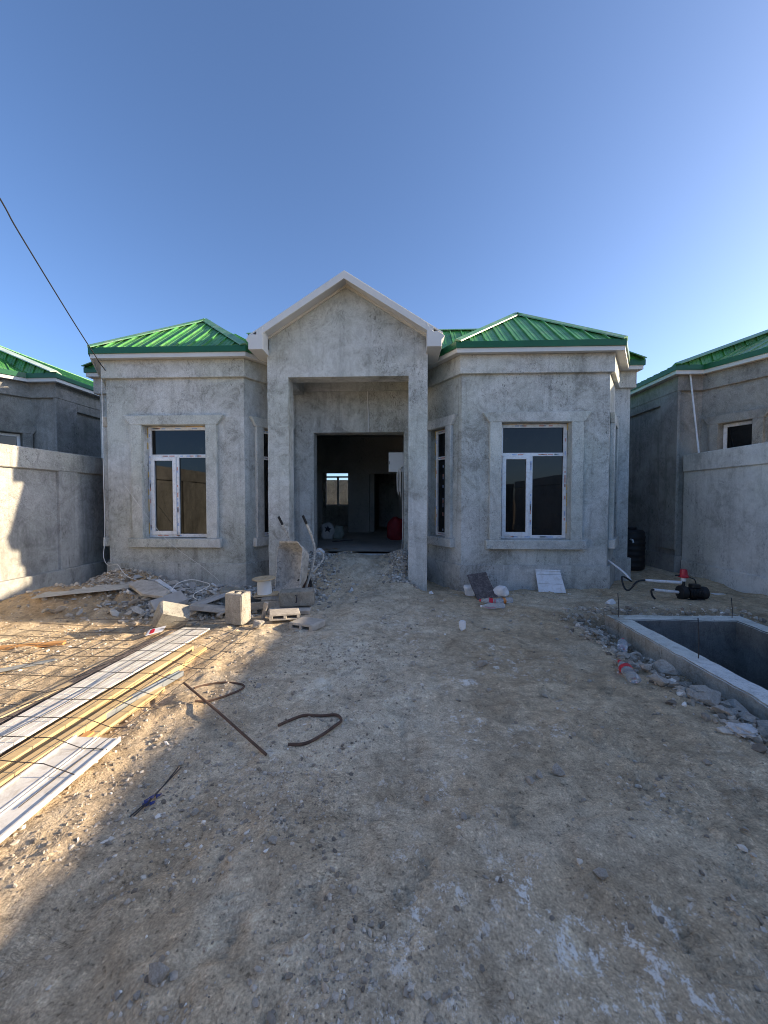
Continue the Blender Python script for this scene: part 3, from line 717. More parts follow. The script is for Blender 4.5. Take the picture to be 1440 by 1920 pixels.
neighbour('dark grey plastered house behind the left boundary wall, green ribbed roof', -12.36, 7.10, 0.04,
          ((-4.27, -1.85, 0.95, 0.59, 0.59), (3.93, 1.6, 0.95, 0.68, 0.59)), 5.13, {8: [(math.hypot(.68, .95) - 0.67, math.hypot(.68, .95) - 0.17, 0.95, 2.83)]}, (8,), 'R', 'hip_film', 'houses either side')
for o in bpy.data.objects:
    if o.get('group') == 'houses either side': del o['group']

# ---------------------------------------------------------------- boundary walls
LX = -5.62
t = thing('boundary_wall', 'grey plastered boundary wall with sunk panels along the left side', 'wall', (LX - 0.13, 0, 0))
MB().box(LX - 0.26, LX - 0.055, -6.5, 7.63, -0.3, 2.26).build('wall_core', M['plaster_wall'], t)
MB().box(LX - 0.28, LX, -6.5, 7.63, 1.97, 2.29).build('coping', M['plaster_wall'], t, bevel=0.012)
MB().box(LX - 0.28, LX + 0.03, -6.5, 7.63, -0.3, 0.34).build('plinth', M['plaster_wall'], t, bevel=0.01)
for yc in (-5.6, -2.6, 0.4, 3.45, 6.48):
    MB().box(LX - 0.27, LX - 0.002, yc - 0.19, yc + 0.19, 0.34, 1.97).build('pilaster', M['plaster_wall'], t, bevel=0.008)
RX = 5.73
t = thing('boundary_wall', 'smooth grey boundary wall with broad coping along the right side', 'wall', (RX + 0.13, 0, 0))
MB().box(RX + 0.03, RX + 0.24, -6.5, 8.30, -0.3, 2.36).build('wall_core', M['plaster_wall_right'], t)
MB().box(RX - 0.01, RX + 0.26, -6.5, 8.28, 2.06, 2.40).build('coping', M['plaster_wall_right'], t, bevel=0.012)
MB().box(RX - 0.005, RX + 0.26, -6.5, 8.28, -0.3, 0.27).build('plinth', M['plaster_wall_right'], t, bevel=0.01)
# street side, behind the photographer (shows only in the window panes)
t = thing('boundary_wall', 'street wall closing the yard opposite the house', 'wall', (0, -6.6, 0))
MB().box(-5.6, -2.4, -6.75, -6.5, -0.3, 2.3).build('wall_core', M['plaster_wall'], t); MB().box(1.6, 5.7, -6.75, -6.5, -0.3, 2.3).build('wall_core', M['plaster_wall'], t)
t = thing('gate', 'dark metal gate in the street wall opposite the house', 'gate', (-0.4, -6.6, 0))
for (a, b) in ((-2.38, -0.42), (-0.38, 1.58)):
    MB().box(a, b, -6.64, -6.6, 0.08, 2.5).build('gate_leaf', M['gate_metal'], t)
t = thing('utility_pole', 'wooden utility pole in the street opposite the house', 'pole', (0.6, -9.2, 0))
MB().lathe([(0.14, -0.3), (0.10, 9.6)], 10, (0.6, -9.2, 0)).build('post', M['wood_old'], t, smooth=True)
MB().box(0.0, 1.2, -9.25, -9.15, 9.0, 9.1).build('crossarm', M['wood_old'], t)

# ---------------------------------------------------------------- concrete pit
x0, x1, y0, y1 = PIT
t = thing('water_tank_pit', 'open concrete pit sunk in the yard with a pale worn rim', 'pit', ((x0 + x1) / 2, (y0 + y1) / 2, 0))
T_ = 0.215; ZR = 0.05
rnd = random.Random(3)
for (a, b, c, d_, nm) in ((x0, x0 + T_, y0, y1 - T_, 'wall'), (x1 - T_, x1, y0, y1 - T_, 'wall'), (x0, x1, y1 - T_, y1, 'wall'), (x0 + T_, x1 - T_, y0, y0 + T_, 'wall')):
    bm = bmesh.new()
    ly = abs(d_ - c) > abs(b - a); N = 44
    me = bpy.data.meshes.new('wall')
    bmesh.ops.create_cube(bm, size=1)
    bmesh.ops.scale(bm, vec=(b - a, d_ - c, 1.75 + ZR), verts=bm.verts)
    bmesh.ops.translate(bm, vec=((a + b) / 2, (c + d_) / 2, (ZR - 1.75) / 2), verts=bm.verts)
    es = [e for e in bm.edges if abs((e.verts[0].co - e.verts[1].co).normalized()[1 if ly else 0]) > 0.9]
    bmesh.ops.subdivide_edges(bm, edges=es, cuts=N, use_grid_fill=True)
    top = [e for e in bm.edges if all(v.co.z > 0 for v in e.verts) and abs((e.verts[0].co - e.verts[1].co).normalized()[1 if ly else 0]) > 0.9 and len(e.link_faces) == 2 and e.calc_face_angle(0) > 1]
    bmesh.ops.bevel(bm, geom=top, offset=0.012, segments=2, affect='EDGES')
    for v in bm.verts:
        if v.co.z > -0.1:
            k_ = 0.006
            v.co += Vector((float(vnoise(v.co.x, v.co.y, 17, 31)) * k_ * 3, float(vnoise(v.co.x, v.co.y, 9, 32)) * k_ * 2, float(vnoise(v.co.x, v.co.y, 6, 33)) * k_ * 2))
    ox_, oy_, oz_ = LOC[t.name]
    for v in bm.verts: v.co -= Vector((ox_, oy_, oz_))
    bm.to_mesh(me); bm.free()
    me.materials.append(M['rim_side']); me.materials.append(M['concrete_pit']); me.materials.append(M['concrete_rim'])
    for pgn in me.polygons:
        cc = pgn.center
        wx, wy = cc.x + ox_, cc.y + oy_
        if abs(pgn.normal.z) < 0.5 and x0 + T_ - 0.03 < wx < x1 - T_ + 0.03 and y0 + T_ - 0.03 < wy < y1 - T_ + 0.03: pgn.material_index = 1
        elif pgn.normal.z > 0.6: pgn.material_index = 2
    o = bpy.data.objects.new('wall', me); COL.objects.link(o); o.parent = t
MB().box(x0 + T_, x1 - T_, y0 + T_, y1 - T_, -1.75, -1.68).build('floor', M['concrete_pit'], t)
for i, (x, y, h, lb) in enumerate(((2.70, 4.97, 0.34, 'thin rebar stub standing at the far left corner of the pit rim'), (4.06, 4.97, 0.30, 'thin rebar stub standing at the far right corner of the pit rim'), (2.72, 3.68, 0.42, 'rebar stub standing midway along the near rim of the pit'))):
    tag(MB().tube([(x, y, -0.1), (x + 0.004, y, h * 0.5), (x - 0.008, y + 0.004, h)], 0.0048, 6).build('rebar_stub', M['wire_dark']), lb, 'rebar', 'rebar stubs on the pit rim')

# ---------------------------------------------------------------- stones: shared rock meshes
def rock_mesh(seed, mat, flat=0.65, n=13):
    bm = bmesh.new(); rr = random.Random(seed)
    sc = (rr.uniform(0.9, 1.25), rr.uniform(0.7, 1.0), flat * rr.uniform(0.8, 1.2))
    for k in range(n):
        v = Vector((rr.gauss(0, 1), rr.gauss(0, 1), rr.gauss(0, 1))).normalized() * 0.5 * rr.uniform(0.8, 1.05)
        bm.verts.new((v.x * sc[0], v.y * sc[1], v.z * sc[2]))
    r = bmesh.ops.convex_hull(bm, input=bm.verts)
    bmesh.ops.delete(bm, geom=[v for v in bm.verts if not v.link_faces], context='VERTS')
    bmesh.ops.dissolve_limit(bm, angle_limit=0.25, verts=bm.verts, edges=bm.edges)
    bmesh.ops.bevel(bm, geom=bm.edges[:], offset=0.022, segments=1, affect='EDGES')
    bmesh.ops.triangulate(bm, faces=bm.faces)
    bmesh.ops.subdivide_edges(bm, edges=[e for e in bm.edges if e.calc_length() > 0.16], cuts=2, use_grid_fill=True)
    bmesh.ops.triangulate(bm, faces=bm.faces)
    for v in bm.verts: v.co *= 1 + rr.uniform(-0.05, 0.035)
    me = bpy.data.meshes.new('stone'); bm.to_mesh(me); bm.free(); me.materials.append(mat); return me
ROCK = [rock_mesh(i, M['stone_grey'] if i % 3 else M['stone_pale']) for i in range(9)]
CHUNK = [rock_mesh(50 + i, M['slab_light'] if i % 2 else M['slab_grey'], 0.36, 11) for i in range(6)]
WHITE = [rock_mesh(80 + i, M['plaster_white'], 0.75) for i in range(3)]
def stone(name, me, x, y, s, label, cat, group=None, z=None, rnd=random.Random(7), sink=0.3, tilt=0.4):
    o = bpy.data.objects.new(name, me); COL.objects.link(o)
    zc = (hz(x, y) if z is None else z) + s * 0.3 * (1 - sink)
    o.location = (x, y, zc); o.rotation_euler = (rnd.uniform(-tilt, tilt), rnd.uniform(-tilt, tilt), rnd.uniform(0, 6.28)); o.scale = (s, s, s)
    return tag(o, label, cat, group)
rnd = random.Random(11)
G = 'stones in the rubble beside the pit'
for (x, y, s) in ((2.30, 3.50, 0.2), (2.42, 3.12, 0.17), (2.28, 3.05, 0.15), (2.35, 2.95, 0.11), (2.22, 2.92, 0.14), (2.18, 3.02, 0.09), (2.13, 3.14, 0.08), (2.15, 2.98, 0.06), (2.48, 2.98, 0.16), (2.10, 3.42, 0.13),
                  (2.03, 3.50, 0.08), (2.2, 3.36, 0.09), (2.4, 3.35, 0.09), (2.46, 2.86, 0.12), (2.38, 2.80, 0.1), (2.30, 2.79, 0.09), (2.48, 2.74, 0.1), (2.4, 2.68, 0.12), (2.53, 2.66, 0.09), (2.3, 2.66, 0.08), (2.5, 2.58, 0.1), (2.36, 2.57, 0.08), (2.2, 2.74, 0.1), (2.25, 3.22, 0.08), (2.52, 3.25, 0.07), (2.33, 3.66, 0.08), (2.12, 3.8, 0.09), (2.05, 4.35, 0.08), (2.2, 4.5, 0.1), (2.36, 4.62, 0.09), (2.5, 4.4, 0.08), (2.3, 3.95, 0.1)):
    stone('stone', rnd.choice(ROCK), x, y, s * 1.2, 'grey stone in the loose rubble along the near rim of the pit', 'stone', G, rnd=rnd, sink=-0.1)
stone('stone', rock_mesh(201, M['stone_pale'], 0.55), 2.06, 3.17, 0.21, 'flat yellowish stone beside the red labelled bottle', 'stone', rnd=random.Random(2), tilt=0.1)
stone('stone', ROCK[1], -0.76, 1.17, 0.085, 'dark fist sized stone alone on the ground nearest the camera at left', 'stone', rnd=rnd)
stone('stone', ROCK[2], 0.78, 1.51, 0.062, 'dark round stone alone on the ground nearest the camera at right', 'stone', rnd=rnd)
stone('stone', ROCK[4], 0.74, 2.07, 0.08, 'flat grey stone on bare earth, nearer of a pair', 'stone', rnd=rnd)
stone('stone', ROCK[5], 0.86, 2.14, 0.09, 'flat grey stone on bare earth, farther of a pair', 'stone', rnd=rnd)
stone('stone', ROCK[7], 0.74, 3.58, 0.13, 'grey clod with white plaster crumbs midway across the yard', 'stone', rnd=rnd)
stone('plaster_lump', WHITE[0], 0.74, 4.58, 0.17, 'white lump of plaster lying alone in mid yard', 'plaster lump', rnd=rnd, sink=0.1)
stone('plaster_lump', WHITE[1], -0.78, 6.25, 0.11, 'small white plaster lump at the foot of the earth ramp', 'plaster lump', rnd=rnd)
stone('plaster_lump', WHITE[2], 0.50, 6.35, 0.10, 'small white plaster lump beside the right porch column', 'plaster lump', rnd=rnd)
stone('plaster_lump', WHITE[2], -1.50, 7.25, 0.24, 'pale plaster chunk on the gravel left of the threshold', 'plaster lump', rnd=rnd)
for k in range(46):
    x = rnd.uniform(-1.4, 2.0); y = 1.1 + 4.4 * rnd.random() ** 1.3
    stone('stone', rnd.choice(ROCK), x, y, rnd.uniform(0.025, 0.06) * (0.6 + 0.15 * y), 'small grey stone lying loose on the open earth', 'stone', 'small stones scattered on the open earth', rnd=rnd)
# rubble in front of the left bay
for k in range(125):
    x = rnd.gauss(-3.1, 0.6) if k < 95 else rnd.gauss(-4.4, 0.5); y = rnd.uniform(4.85, 6.45)
    if not (-5.2 < x < -1.85): continue
    stone('concrete_chunk', rnd.choice(CHUNK), x, y, 0.06 + 0.17 * rnd.random() ** 1.8, 'broken grey concrete chunk in the rubble below the left bay', 'concrete chunk', 'rubble below the left bay', rnd=rnd, sink=-0.1, tilt=0.6)

# loose pebbles everywhere: uncountable
def pebble_field(name, pts, sizes, mat, label, seed, flat=0.7, sink=0.25, hv=None):
    rs = np.random.RandomState(seed); n = len(pts)
    ph = (1 + 5 ** 0.5) / 2
    ico = np.array([(-1, ph, 0), (1, ph, 0), (-1, -ph, 0), (1, -ph, 0), (0, -1, ph), (0, 1, ph), (0, -1, -ph), (0, 1, -ph), (ph, 0, -1), (ph, 0, 1), (-ph, 0, -1), (-ph, 0, 1)]) / 1.902
    tri = np.array([(0, 11, 5), (0, 5, 1), (0, 1, 7), (0, 7, 10), (0, 10, 11), (1, 5, 9), (5, 11, 4), (11, 10, 2), (10, 7, 6), (7, 1, 8), (3, 9, 4), (3, 4, 2), (3, 2, 6), (3, 6, 8), (3, 8, 9), (4, 9, 5), (2, 4, 11), (6, 2, 10), (8, 6, 7), (9, 8, 1)])
    base = ico[None] * (1 + rs.uniform(-0.38, 0.38, (n, 12, 1)))
    sc = np.stack([rs.uniform(0.8, 1.35, n), rs.uniform(0.6, 1.0, n), flat * rs.uniform(0.7, 1.2, n)], 1) * sizes[:, None]
    base = base * sc[:, None, :]
    a = rs.uniform(0, 6.28, n); tx = rs.uniform(-0.5, 0.5, n)
    yb = base[..., 1] * np.cos(tx)[:, None] - base[..., 2] * np.sin(tx)[:, None]; zb = base[..., 1] * np.sin(tx)[:, None] + base[..., 2] * np.cos(tx)[:, None]
    ca, sa = np.cos(a)[:, None], np.sin(a)[:, None]
    xr = base[..., 0] * ca - yb * sa; yr = base[..., 0] * sa + yb * ca
    h = hgt(pts[:, 0], pts[:, 1]) + (0 if hv is None else hv)
    V = np.stack([xr + pts[:, :1], yr + pts[:, 1:2], zb + (h + sizes * flat * (0.5 - sink))[:, None]], -1).reshape(-1, 3)
    F = (tri[None] + (np.arange(n) * 12)[:, None, None]).reshape(-1, 3)
    o = np_mesh(name, V, F, mat); return tag(o, label, None, None, 'stuff')
rs = np.random.RandomState(5)
N = 42000
py = 0.75 + 6.2 * rs.rand(N) ** 2.1
pxx = rs.uniform(-1.15, 1.1, N) * (py + 0.35)
dens = vnoise(pxx, py, 1.6, 41) + 0.5 * vnoise(pxx, py, 5, 42) + 0.30 * (pxx < -0.15) - 0.12 - 0.16 * (pxx > 0.2)
ok = (rs.rand(N) < np.clip(0.22 + dens * 1.2, 0.04, 1)) & (pxx > -5.4) & (pxx < 5.5) & ~((pxx > PIT[0] - .01) & (pxx < PIT[1] + .01) & (py > PIT[2]) & (py < PIT[3]))
ok &= ~((pxx < -1.6) & (pxx > -2.55) & (py < 4.3) & (rs.rand(N) < .5))
P = np.stack([pxx, py], 1)[ok]
sz = 0.0022 + 0.0110 * rs.rand(len(P)) ** 3.4 + 0.0009 * P[:, 1]
pebble_field('gravel', P, sz, M['pebbles'], 'fine loose gravel strewn over the yard', 6)
# crushed stone heaped beside the ramp and along the wall foot
n = 5200
hx = np.concatenate([rs.normal(-2.95, 0.48, n // 3), rs.normal(-1.66, 0.24, n // 2), rs.normal(0.08, 0.17, n // 5), rs.normal(-2.6, 0.75, n // 4)])
hy = np.concatenate([rs.uniform(4.95, 6.5, n // 3), rs.uniform(5.75, 7.55, n // 2), rs.uniform(6.5, 7.55, n // 5), rs.uniform(5.3, 6.6, n // 4)])
P = np.stack([hx, hy], 1); P = P[(P[:, 0] < 0.42) & (P[:, 0] > -4.2)]
pebble_field('crushed_stone', P, 0.009 + 0.028 * rs.rand(len(P)) ** 2 + 0.03 * (P[:, 0] < -2.2) * rs.rand(len(P)) ** 4, M['crushed_stone'], 'crushed grey stone heaped beside the porch ramp', 8, 0.75, 0.1)
n = 2600
dx_ = np.concatenate([rs.normal(-4.6, 0.5, n // 2), np.minimum(rs.normal(2.33, 0.15, n // 2), 2.57), rs.uniform(2.2, 4.6, n // 5), rs.normal(-3.2, 0.6, n // 3)])
dy_ = np.concatenate([rs.normal(6.0, 0.4, n // 2), rs.uniform(2.2, 5.1, n // 2), rs.uniform(5.06, 5.5, n // 5), rs.normal(5.5, 0.4, n // 3)])
P = np.stack([dx_, dy_], 1)
P = P[(P[:, 0] > -5.5) & (P[:, 1] < 6.6) & ~((P[:, 0] > PIT[0] - .01) & (P[:, 0] < PIT[1] + .01) & (P[:, 1] < PIT[3] + .01))]
pebble_field('earth_clods', P, 0.008 + 0.034 * rs.rand(len(P)) ** 3, M['pebbles'], 'clods and small stones in the dug up earth', 9, 0.75, 0.2)

# ================================================================ objects
def smoothpath(pts, n=8):
    P_ = [Vector(p) for p in pts]; out = []
    for i in range(len(P_) - 1):
        p0, p1, p2, p3 = P_[max(i - 1, 0)], P_[i], P_[i + 1], P_[min(i + 2, len(P_) - 1)]
        for k in range(n):
            t_ = k / n
            out.append(0.5 * ((2 * p1) + (p2 - p0) * t_ + (2 * p0 - 5 * p1 + 4 * p2 - p3) * t_ ** 2 + (3 * p1 - p0 - 3 * p2 + p3) * t_ ** 3))
    out.append(P_[-1]); return out
def on_ground(pts, lift): return [(x, y, hz(x, y) + lift) for x, y in pts]

# ---- boards and laths in the sun
def board(name, mat, x0, y0, x1, y1, wd, th, label, cat, z=0.0, grooves=False, lip=False):
    a = Vector((x0, y0, 0)); b = Vector((x1, y1, 0)); L = (b - a).length; c = (a + b) / 2
    ang = math.atan2(-(b.x - a.x), (b.y - a.y))
    zz = max(hz(x0 + (x1 - x0) * k, y0 + (y1 - y0) * k) for k in (0.1, 0.3, 0.5, 0.7, 0.9)) - 0.012
    mb = MB(); N = 14
    secs = [(-wd / 2, wd / 2, 0, th)]
    if grooves:
        secs = [(-wd / 2, -wd * 0.2, 0, th), (-wd * 0.2, -wd * 0.16, 0, th * 0.45), (-wd * 0.16, wd * 0.14, 0, th), (wd * 0.14, wd * 0.18, 0, th * 0.45), (wd * 0.18, wd / 2, 0, th)]
    if lip: secs += [(-wd / 2, -wd / 2 + 0.012, th, th + 0.012), (wd / 2 - 0.012, wd / 2, th, th + 0.012), (-wd * 0.05, -wd * 0.02, th, th + 0.006), (wd * 0.03, wd * 0.05, th, th + 0.005)]
    ph = (x0 * 7 + y1 * 3) % 6
    f = lambda y: 0.010 * math.sin(y * 1.9 + ph)
    g = lambda y: 0.010 * math.sin(y * 1.3 + ph * 2)
    for (p, q, u0, u1) in secs:
        base = len(mb.V)
        for i in range(N + 1):
            y = -L / 2 + L * i / N
            mb.V += [(p + g(y), y, u0 + f(y)), (q + g(y), y, u0 + f(y)), (q + g(y), y, u1 + f(y)), (p + g(y), y, u1 + f(y))]
        for i in range(N):
            for k in range(4):
                k2 = (k + 1) % 4; A = base + 4 * i
                mb.F.append((A + k, A + 4 + k, A + 4 + k2, A + k2))
        mb.F.append((base, base + 1, base + 2, base + 3)); e_ = base + 4 * N; mb.F.append((e_ + 3, e_ + 2, e_ + 1, e_))
    o = mb.build(name, M[mat]); place(o, (c.x, c.y, zz + z), (0, 0, ang)); return tag(o, label, cat)
board('wall_panel', 'panel_white', -2.58, 1.5, -2.42, 4.42, 0.16, 0.018, 'long white ribbed panel under the mesh, left one of the pair', 'panel', 0.02, grooves=True)
board('wall_panel', 'panel_white', -2.41, 1.3, -2.24, 4.36, 0.15, 0.018, 'long white ribbed panel under the mesh, right one of the pair', 'panel', 0.045, grooves=True)
board('batten', 'wood_tan', -2.86, 1.6, -2.60, 3.75, 0.055, 0.04, 'pale wooden batten farthest left of the sunlit laths', 'batten', 0.0)
board('dark_strip', 'board_dark', -2.74, 1.9, -2.57, 4.3, 0.06, 0.02, 'dark strip lying beside the white ribbed panels', 'strip', 0.0)
board('plank', 'wood_yellow', -2.285, 1.0, -2.12, 3.86, 0.085, 0.05, 'yellow timber plank right against the white ribbed panels', 'plank', 0.0)
board('plank', 'wood_yellow', -2.12, 1.0, -1.985, 3.84, 0.07, 0.05, 'yellow timber plank second from the white ribbed panels', 'plank', 0.0)
board('plank', 'wood_old', -2.205, 1.2, -2.05, 3.7, 0.022, 0.02, 'grey weathered lath on edge between the yellow planks', 'lath', 0.0)
board('metal_profile', 'galvanised', -2.06, 2.55, -1.88, 3.27, 0.055, 0.03, 'bluish galvanised metal profile among the laths', 'metal profile', 0.03, lip=True)
board('plank', 'wood_yellow', -2.02, 1.9, -1.91, 3.03, 0.065, 0.03, 'short yellow lath outermost beside the metal profile', 'lath', 0.0)
board('plank', 'wood_orange', -2.06, 1.3, -1.97, 2.4, 0.045, 0.03, 'orange wooden strip next to the broad white panel', 'lath', 0.01)
board('wall_panel', 'panel_white', -1.90, 0.9, -1.865, 2.32, 0.30, 0.016, 'broad grey white grooved panel nearest the shadow edge', 'panel', 0.03, lip=True)
board('plank', 'wood_orange', -4.25, 3.72, -3.50, 3.93, 0.07, 0.03, 'orange plank stub lying alone at the left picture edge', 'plank', 0.0)
board('metal_profile', 'galvanised', -3.75, 3.05, -3.20, 3.55, 0.04, 0.02, 'dark metal strip on the ground below the orange plank stub', 'strip', 0.0)

# ---- reinforcing mesh lying over the laths
t = thing('rebar_mesh', 'thin rusty reinforcing mesh spread over the boards in the sun', 'wire mesh', (-2.9, 3.2, 0))
rnd = random.Random(21)
def mz(x, y): return (0.088 if -2.62 < x < -1.9 and y < 4.4 else 0.034) + 0.008 * math.sin(x * 3 + y * 2.1) + 0.004 * math.sin(y * 5 + x)
mrot = 0.06
def mp(u_, v_): return (-1.72 + u_ * math.cos(mrot) + (v_ - 3.0) * math.sin(mrot) * 1.2, v_ - u_ * math.sin(mrot) * 0.6)
for i in range(13):
    u_ = -0.2 * i + rnd.uniform(-.02, .02); ph = rnd.uniform(0, 6)
    y0_, y1_ = 1.75 + rnd.uniform(-.06, .06), 4.72 + rnd.uniform(-.1, .15) - (0.06 * i)
    pts = []
    for k in range(19):
        v_ = y0_ + (y1_ - y0_) * k / 18; x, y = mp(u_ + 0.012 * math.sin(v_ * 3 + ph), v_); pts.append((x, y, mz(x, y)))
    MB().tube(pts, 0.0027, 5).build('bar', M['wire_dark'], t)
for j in range(13):
    v_ = 1.98 + 0.215 * j + rnd.uniform(-.02, .02); ph = rnd.uniform(0, 6); pts = []
    for k in range(17):
        u_ = 0.06 - (2.7) * k / 16; x, y = mp(u_, v_ + 0.014 * math.sin(u_ * 4 + ph)); pts.append((x, y, mz(x, y) + 0.006))
    MB().tube(pts, 0.0027, 5).build('bar', M['wire_dark'], t)

# ---- rods and hoops
o = MB().tube([(-1.71, 3.01, 0.05), (-1.25, 2.63, 0.03), (-0.79, 2.25, 0.012 + hz(-.79, 2.25))], 0.0085, 8).build('steel_rod', M['rust']); tag(o, 'straight rusty steel rod lying across the shadow edge', 'rod')
def hoop(pts, r, label):
    p = smoothpath(on_ground(pts, r * 1.1), 6)
    tag(MB().tube(p, r, 8).build('bent_rod', M['rust'], smooth=True), label, 'bent rod')
hoop([(-1.64, 3.03), (-1.58, 3.10), (-1.45, 3.14), (-1.31, 3.13), (-1.25, 3.06), (-1.30, 2.98), (-1.42, 2.87), (-1.52, 2.82)], 0.008, 'rusty bent rod looped beside the far end of the straight rod')
hoop([(-0.81, 2.55), (-0.76, 2.61), (-0.66, 2.645), (-0.55, 2.65), (-0.44, 2.655), (-0.40, 2.61), (-0.43, 2.53), (-0.50, 2.43), (-0.59, 2.375), (-0.69, 2.355)], 0.0095, 'rusty bent rod looped open in the middle of the yard')
t = thing('wire_bundle', 'thin dark wires with a scrap of blue plastic on the shaded gravel', 'wire', (-1.28, 1.95, 0))
for dx in (0, 0.018):
    MB().tube(smoothpath(on_ground([(-1.30 + dx, 1.80), (-1.27 + dx * .3, 1.95), (-1.24 - dx, 2.14)], 0.012), 5), 0.0035, 5).build('wire', M['wire_dark'], t)
rr = random.Random(4); mb = MB()
for k in range(6):
    x = -1.27 + rr.uniform(-.025, .03); y = 1.9 + rr.uniform(-.04, .04); z = hz(x, y) + .006
    mb.prism([(x, y, z), (x + .02, y + .008, z + rr.uniform(0, .015)), (x + .012, y + .03, z + rr.uniform(0, .015)), (x - .01, y + .015, z + .006)], (0, 0, 0.002))
mb.build('plastic_scrap', M['blue_plastic'], t)['kind'] = 'stuff'

# ---- hollow blocks
def hollow(L, W, H, wall=0.032):
    mb = MB()
    mb.box(-L / 2, L / 2, -W / 2, -W / 2 + wall, 0, H); mb.box(-L / 2, L / 2, W / 2 - wall, W / 2, 0, H)
    for x in (-L / 2 + wall / 2, 0, L / 2 - wall / 2):
        mb.box(x - wall / 2, x + wall / 2, -W / 2 + wall, W / 2 - wall, 0, H)
    return mb
def put(mb, name, mat, loc, rot, label, cat, group=None, bevel=0.006, wob=0.002):
    o = mb.build(name, M[mat], None, bevel=bevel, wob=wob); place(o, loc, rot); return tag(o, label, cat, group)
put(hollow(0.23, 0.19, 0.37, 0.04), 'hollow_block', 'block_grey', (-1.95, 4.63, hz(-1.95, 4.63) + 0.01), (0.03, 0.02, -0.22), 'hollow concrete block standing on end, its right side in the sun', 'concrete block', bevel=0.01, wob=0.004)
put(MB().box(-.17, .17, -.11, .11, 0, .24), 'concrete_block', 'block_grey', (-2.74, 4.5, hz(-2.74, 4.5) + 0.05), (0.55, 0.35, 0.7), 'broken concrete block tipped on its edge at the far end of the white panels', 'concrete block', bevel=0.025, wob=0.012)
def flat_block(L, W, H, wall=0.02):        # lying flat: the cores open on the side towards -y
    mb = MB(); mb.box(-L / 2, L / 2, -W / 2, W / 2, 0, wall); mb.box(-L / 2, L / 2, -W / 2, W / 2, H - wall, H)
    for x in (-L / 2 + wall, 0, L / 2 - wall): mb.box(x - wall, x + wall, -W / 2, W / 2, wall, H - wall)
    mb.box(-L / 2 + 2 * wall, L / 2 - 2 * wall, W / 2 - 0.02, W / 2, wall, H - wall)
    return mb
put(flat_block(0.36, 0.22, 0.085), 'hollow_block', 'slab_light', (-1.44, 4.80, hz(-1.44, 4.80) + 0.035), (0.02, 0.03, 0.35), 'thin hollow block lying flat, left one of the pair', 'concrete block', wob=0.0015)
put(flat_block(0.32, 0.26, 0.085), 'hollow_block', 'slab_light', (-1.10, 4.58, hz(-1.10, 4.58) + 0.01), (0.0, -0.02, -0.42), 'thin hollow block lying flat, right one of the pair', 'concrete block', wob=0.0015)
b = put(MB().box(-.23, .23, -.1, .1, 0, .2), 'concrete_block', 'block_grey', (-1.40, 5.30, hz(-1.40, 5.30) + 0.08), (0.04, -0.05, 0.12), 'solid grey block with a black ink mark in front of the wheelbarrow', 'concrete block', bevel=0.012, wob=0.006)
mk = MB(); mk.box(-.004, .004, -.112, -.104, .05, .155).box(-.016, -.004, -.112, -.104, .05, .058).box(-.016, -.004, -.112, -.104, .147, .155).box(.004, .014, -.112, -.104, .10, .108)
mk = mk.build('ink_mark', M['print_dark']); mk.parent = b
put(MB().box(-.28, .28, -.12, .12, 0, .055), 'concrete_slab', 'slab_light', (-1.48, 5.20, hz(-1.48, 5.20) + 0.005), (0.0, 0.02, 0.1), 'flat broken slab under the block with the ink mark', 'slab', bevel=0.012, wob=0.008)
put(MB().box(-.2, .2, -.14, .14, 0, .07), 'concrete_slab', 'slab_grey', (-3.17, 5.25, hz(-3.17, 5.25) + 0.1), (0.30, -0.22, 0.75), 'smooth blue grey slab tilted on the rubble, upper of two', 'slab', bevel=0.004)
put(MB().box(-.2, .2, -.15, .15, 0, .045), 'concrete_slab', 'slab_grey', (-3.22, 5.27, hz(-3.22, 5.27) + 0.03), (0.26, -0.2, 0.68), 'smooth blue grey slab tilted on the rubble, lower of two', 'slab', bevel=0.004)
put(MB().prism([(-.36, -.08, 0), (.1, -.16, 0), (.42, -.05, 0), (.34, .1, 0), (-.1, .17, 0), (-.34, .1, 0)], (0, 0, .05)), 'concrete_slab', 'slab_light', (-3.62, 5.50, hz(-3.62, 5.50) + 0.10), (0.16, 0.14, -0.45), 'long pale slab slanting down the earth mound', 'slab', bevel=0.008, wob=0.006)
put(MB().box(-.28, .28, -.035, .035, 0, .02), 'plastic_strip', 'white_pvc', (-3.50, 5.72, hz(-3.5, 5.72) + 0.10), (0.1, 0.2, -0.6), 'short white plastic strip behind the long pale slab', 'strip', bevel=0)
put(MB().box(-.05, .05, -.012, .012, 0, .02), 'plastic_strip', 'white_pvc', (-2.98, 6.15, hz(-2.98, 6.15) + 0.06), (0.1, 0.4, -0.3), 'tiny white plastic offcut on the rubble by the bay wall', 'strip', bevel=0)
put(MB().box(-.16, .16, -.10, .10, 0, .20), 'concrete_block', 'block_grey', (-2.42, 5.52, hz(-2.42, 5.52) + 0.01), (0.1, 0.06, 0.3), 'squat rough block upright in the rubble behind the standing hollow block', 'concrete block', bevel=0.02, wob=0.01)
put(MB().prism([(-.3, -.1, 0), (.25, -.16, 0), (.34, .08, 0), (-.05, .16, 0), (-.3, .1, 0)], (0, 0, .06)), 'concrete_slab', 'slab_light', (-2.45, 5.05, hz(-2.45, 5.05) + 0.06), (-0.1, 0.12, 0.2), 'broad broken slab left of the standing hollow block', 'slab', bevel=0.008, wob=0.008)
put(MB().prism([(-.26, -.1, 0), (.2, -.14, 0), (.28, .06, 0), (-.02, .13, 0), (-.25, .09, 0)], (0, 0, .055)), 'concrete_slab', 'slab_grey', (-2.62, 5.32, hz(-2.62, 5.32) + 0.09), (-0.2, -0.15, 1.0), 'broken slab leaning behind the broad slab in the rubble', 'slab', bevel=0.008, wob=0.008)
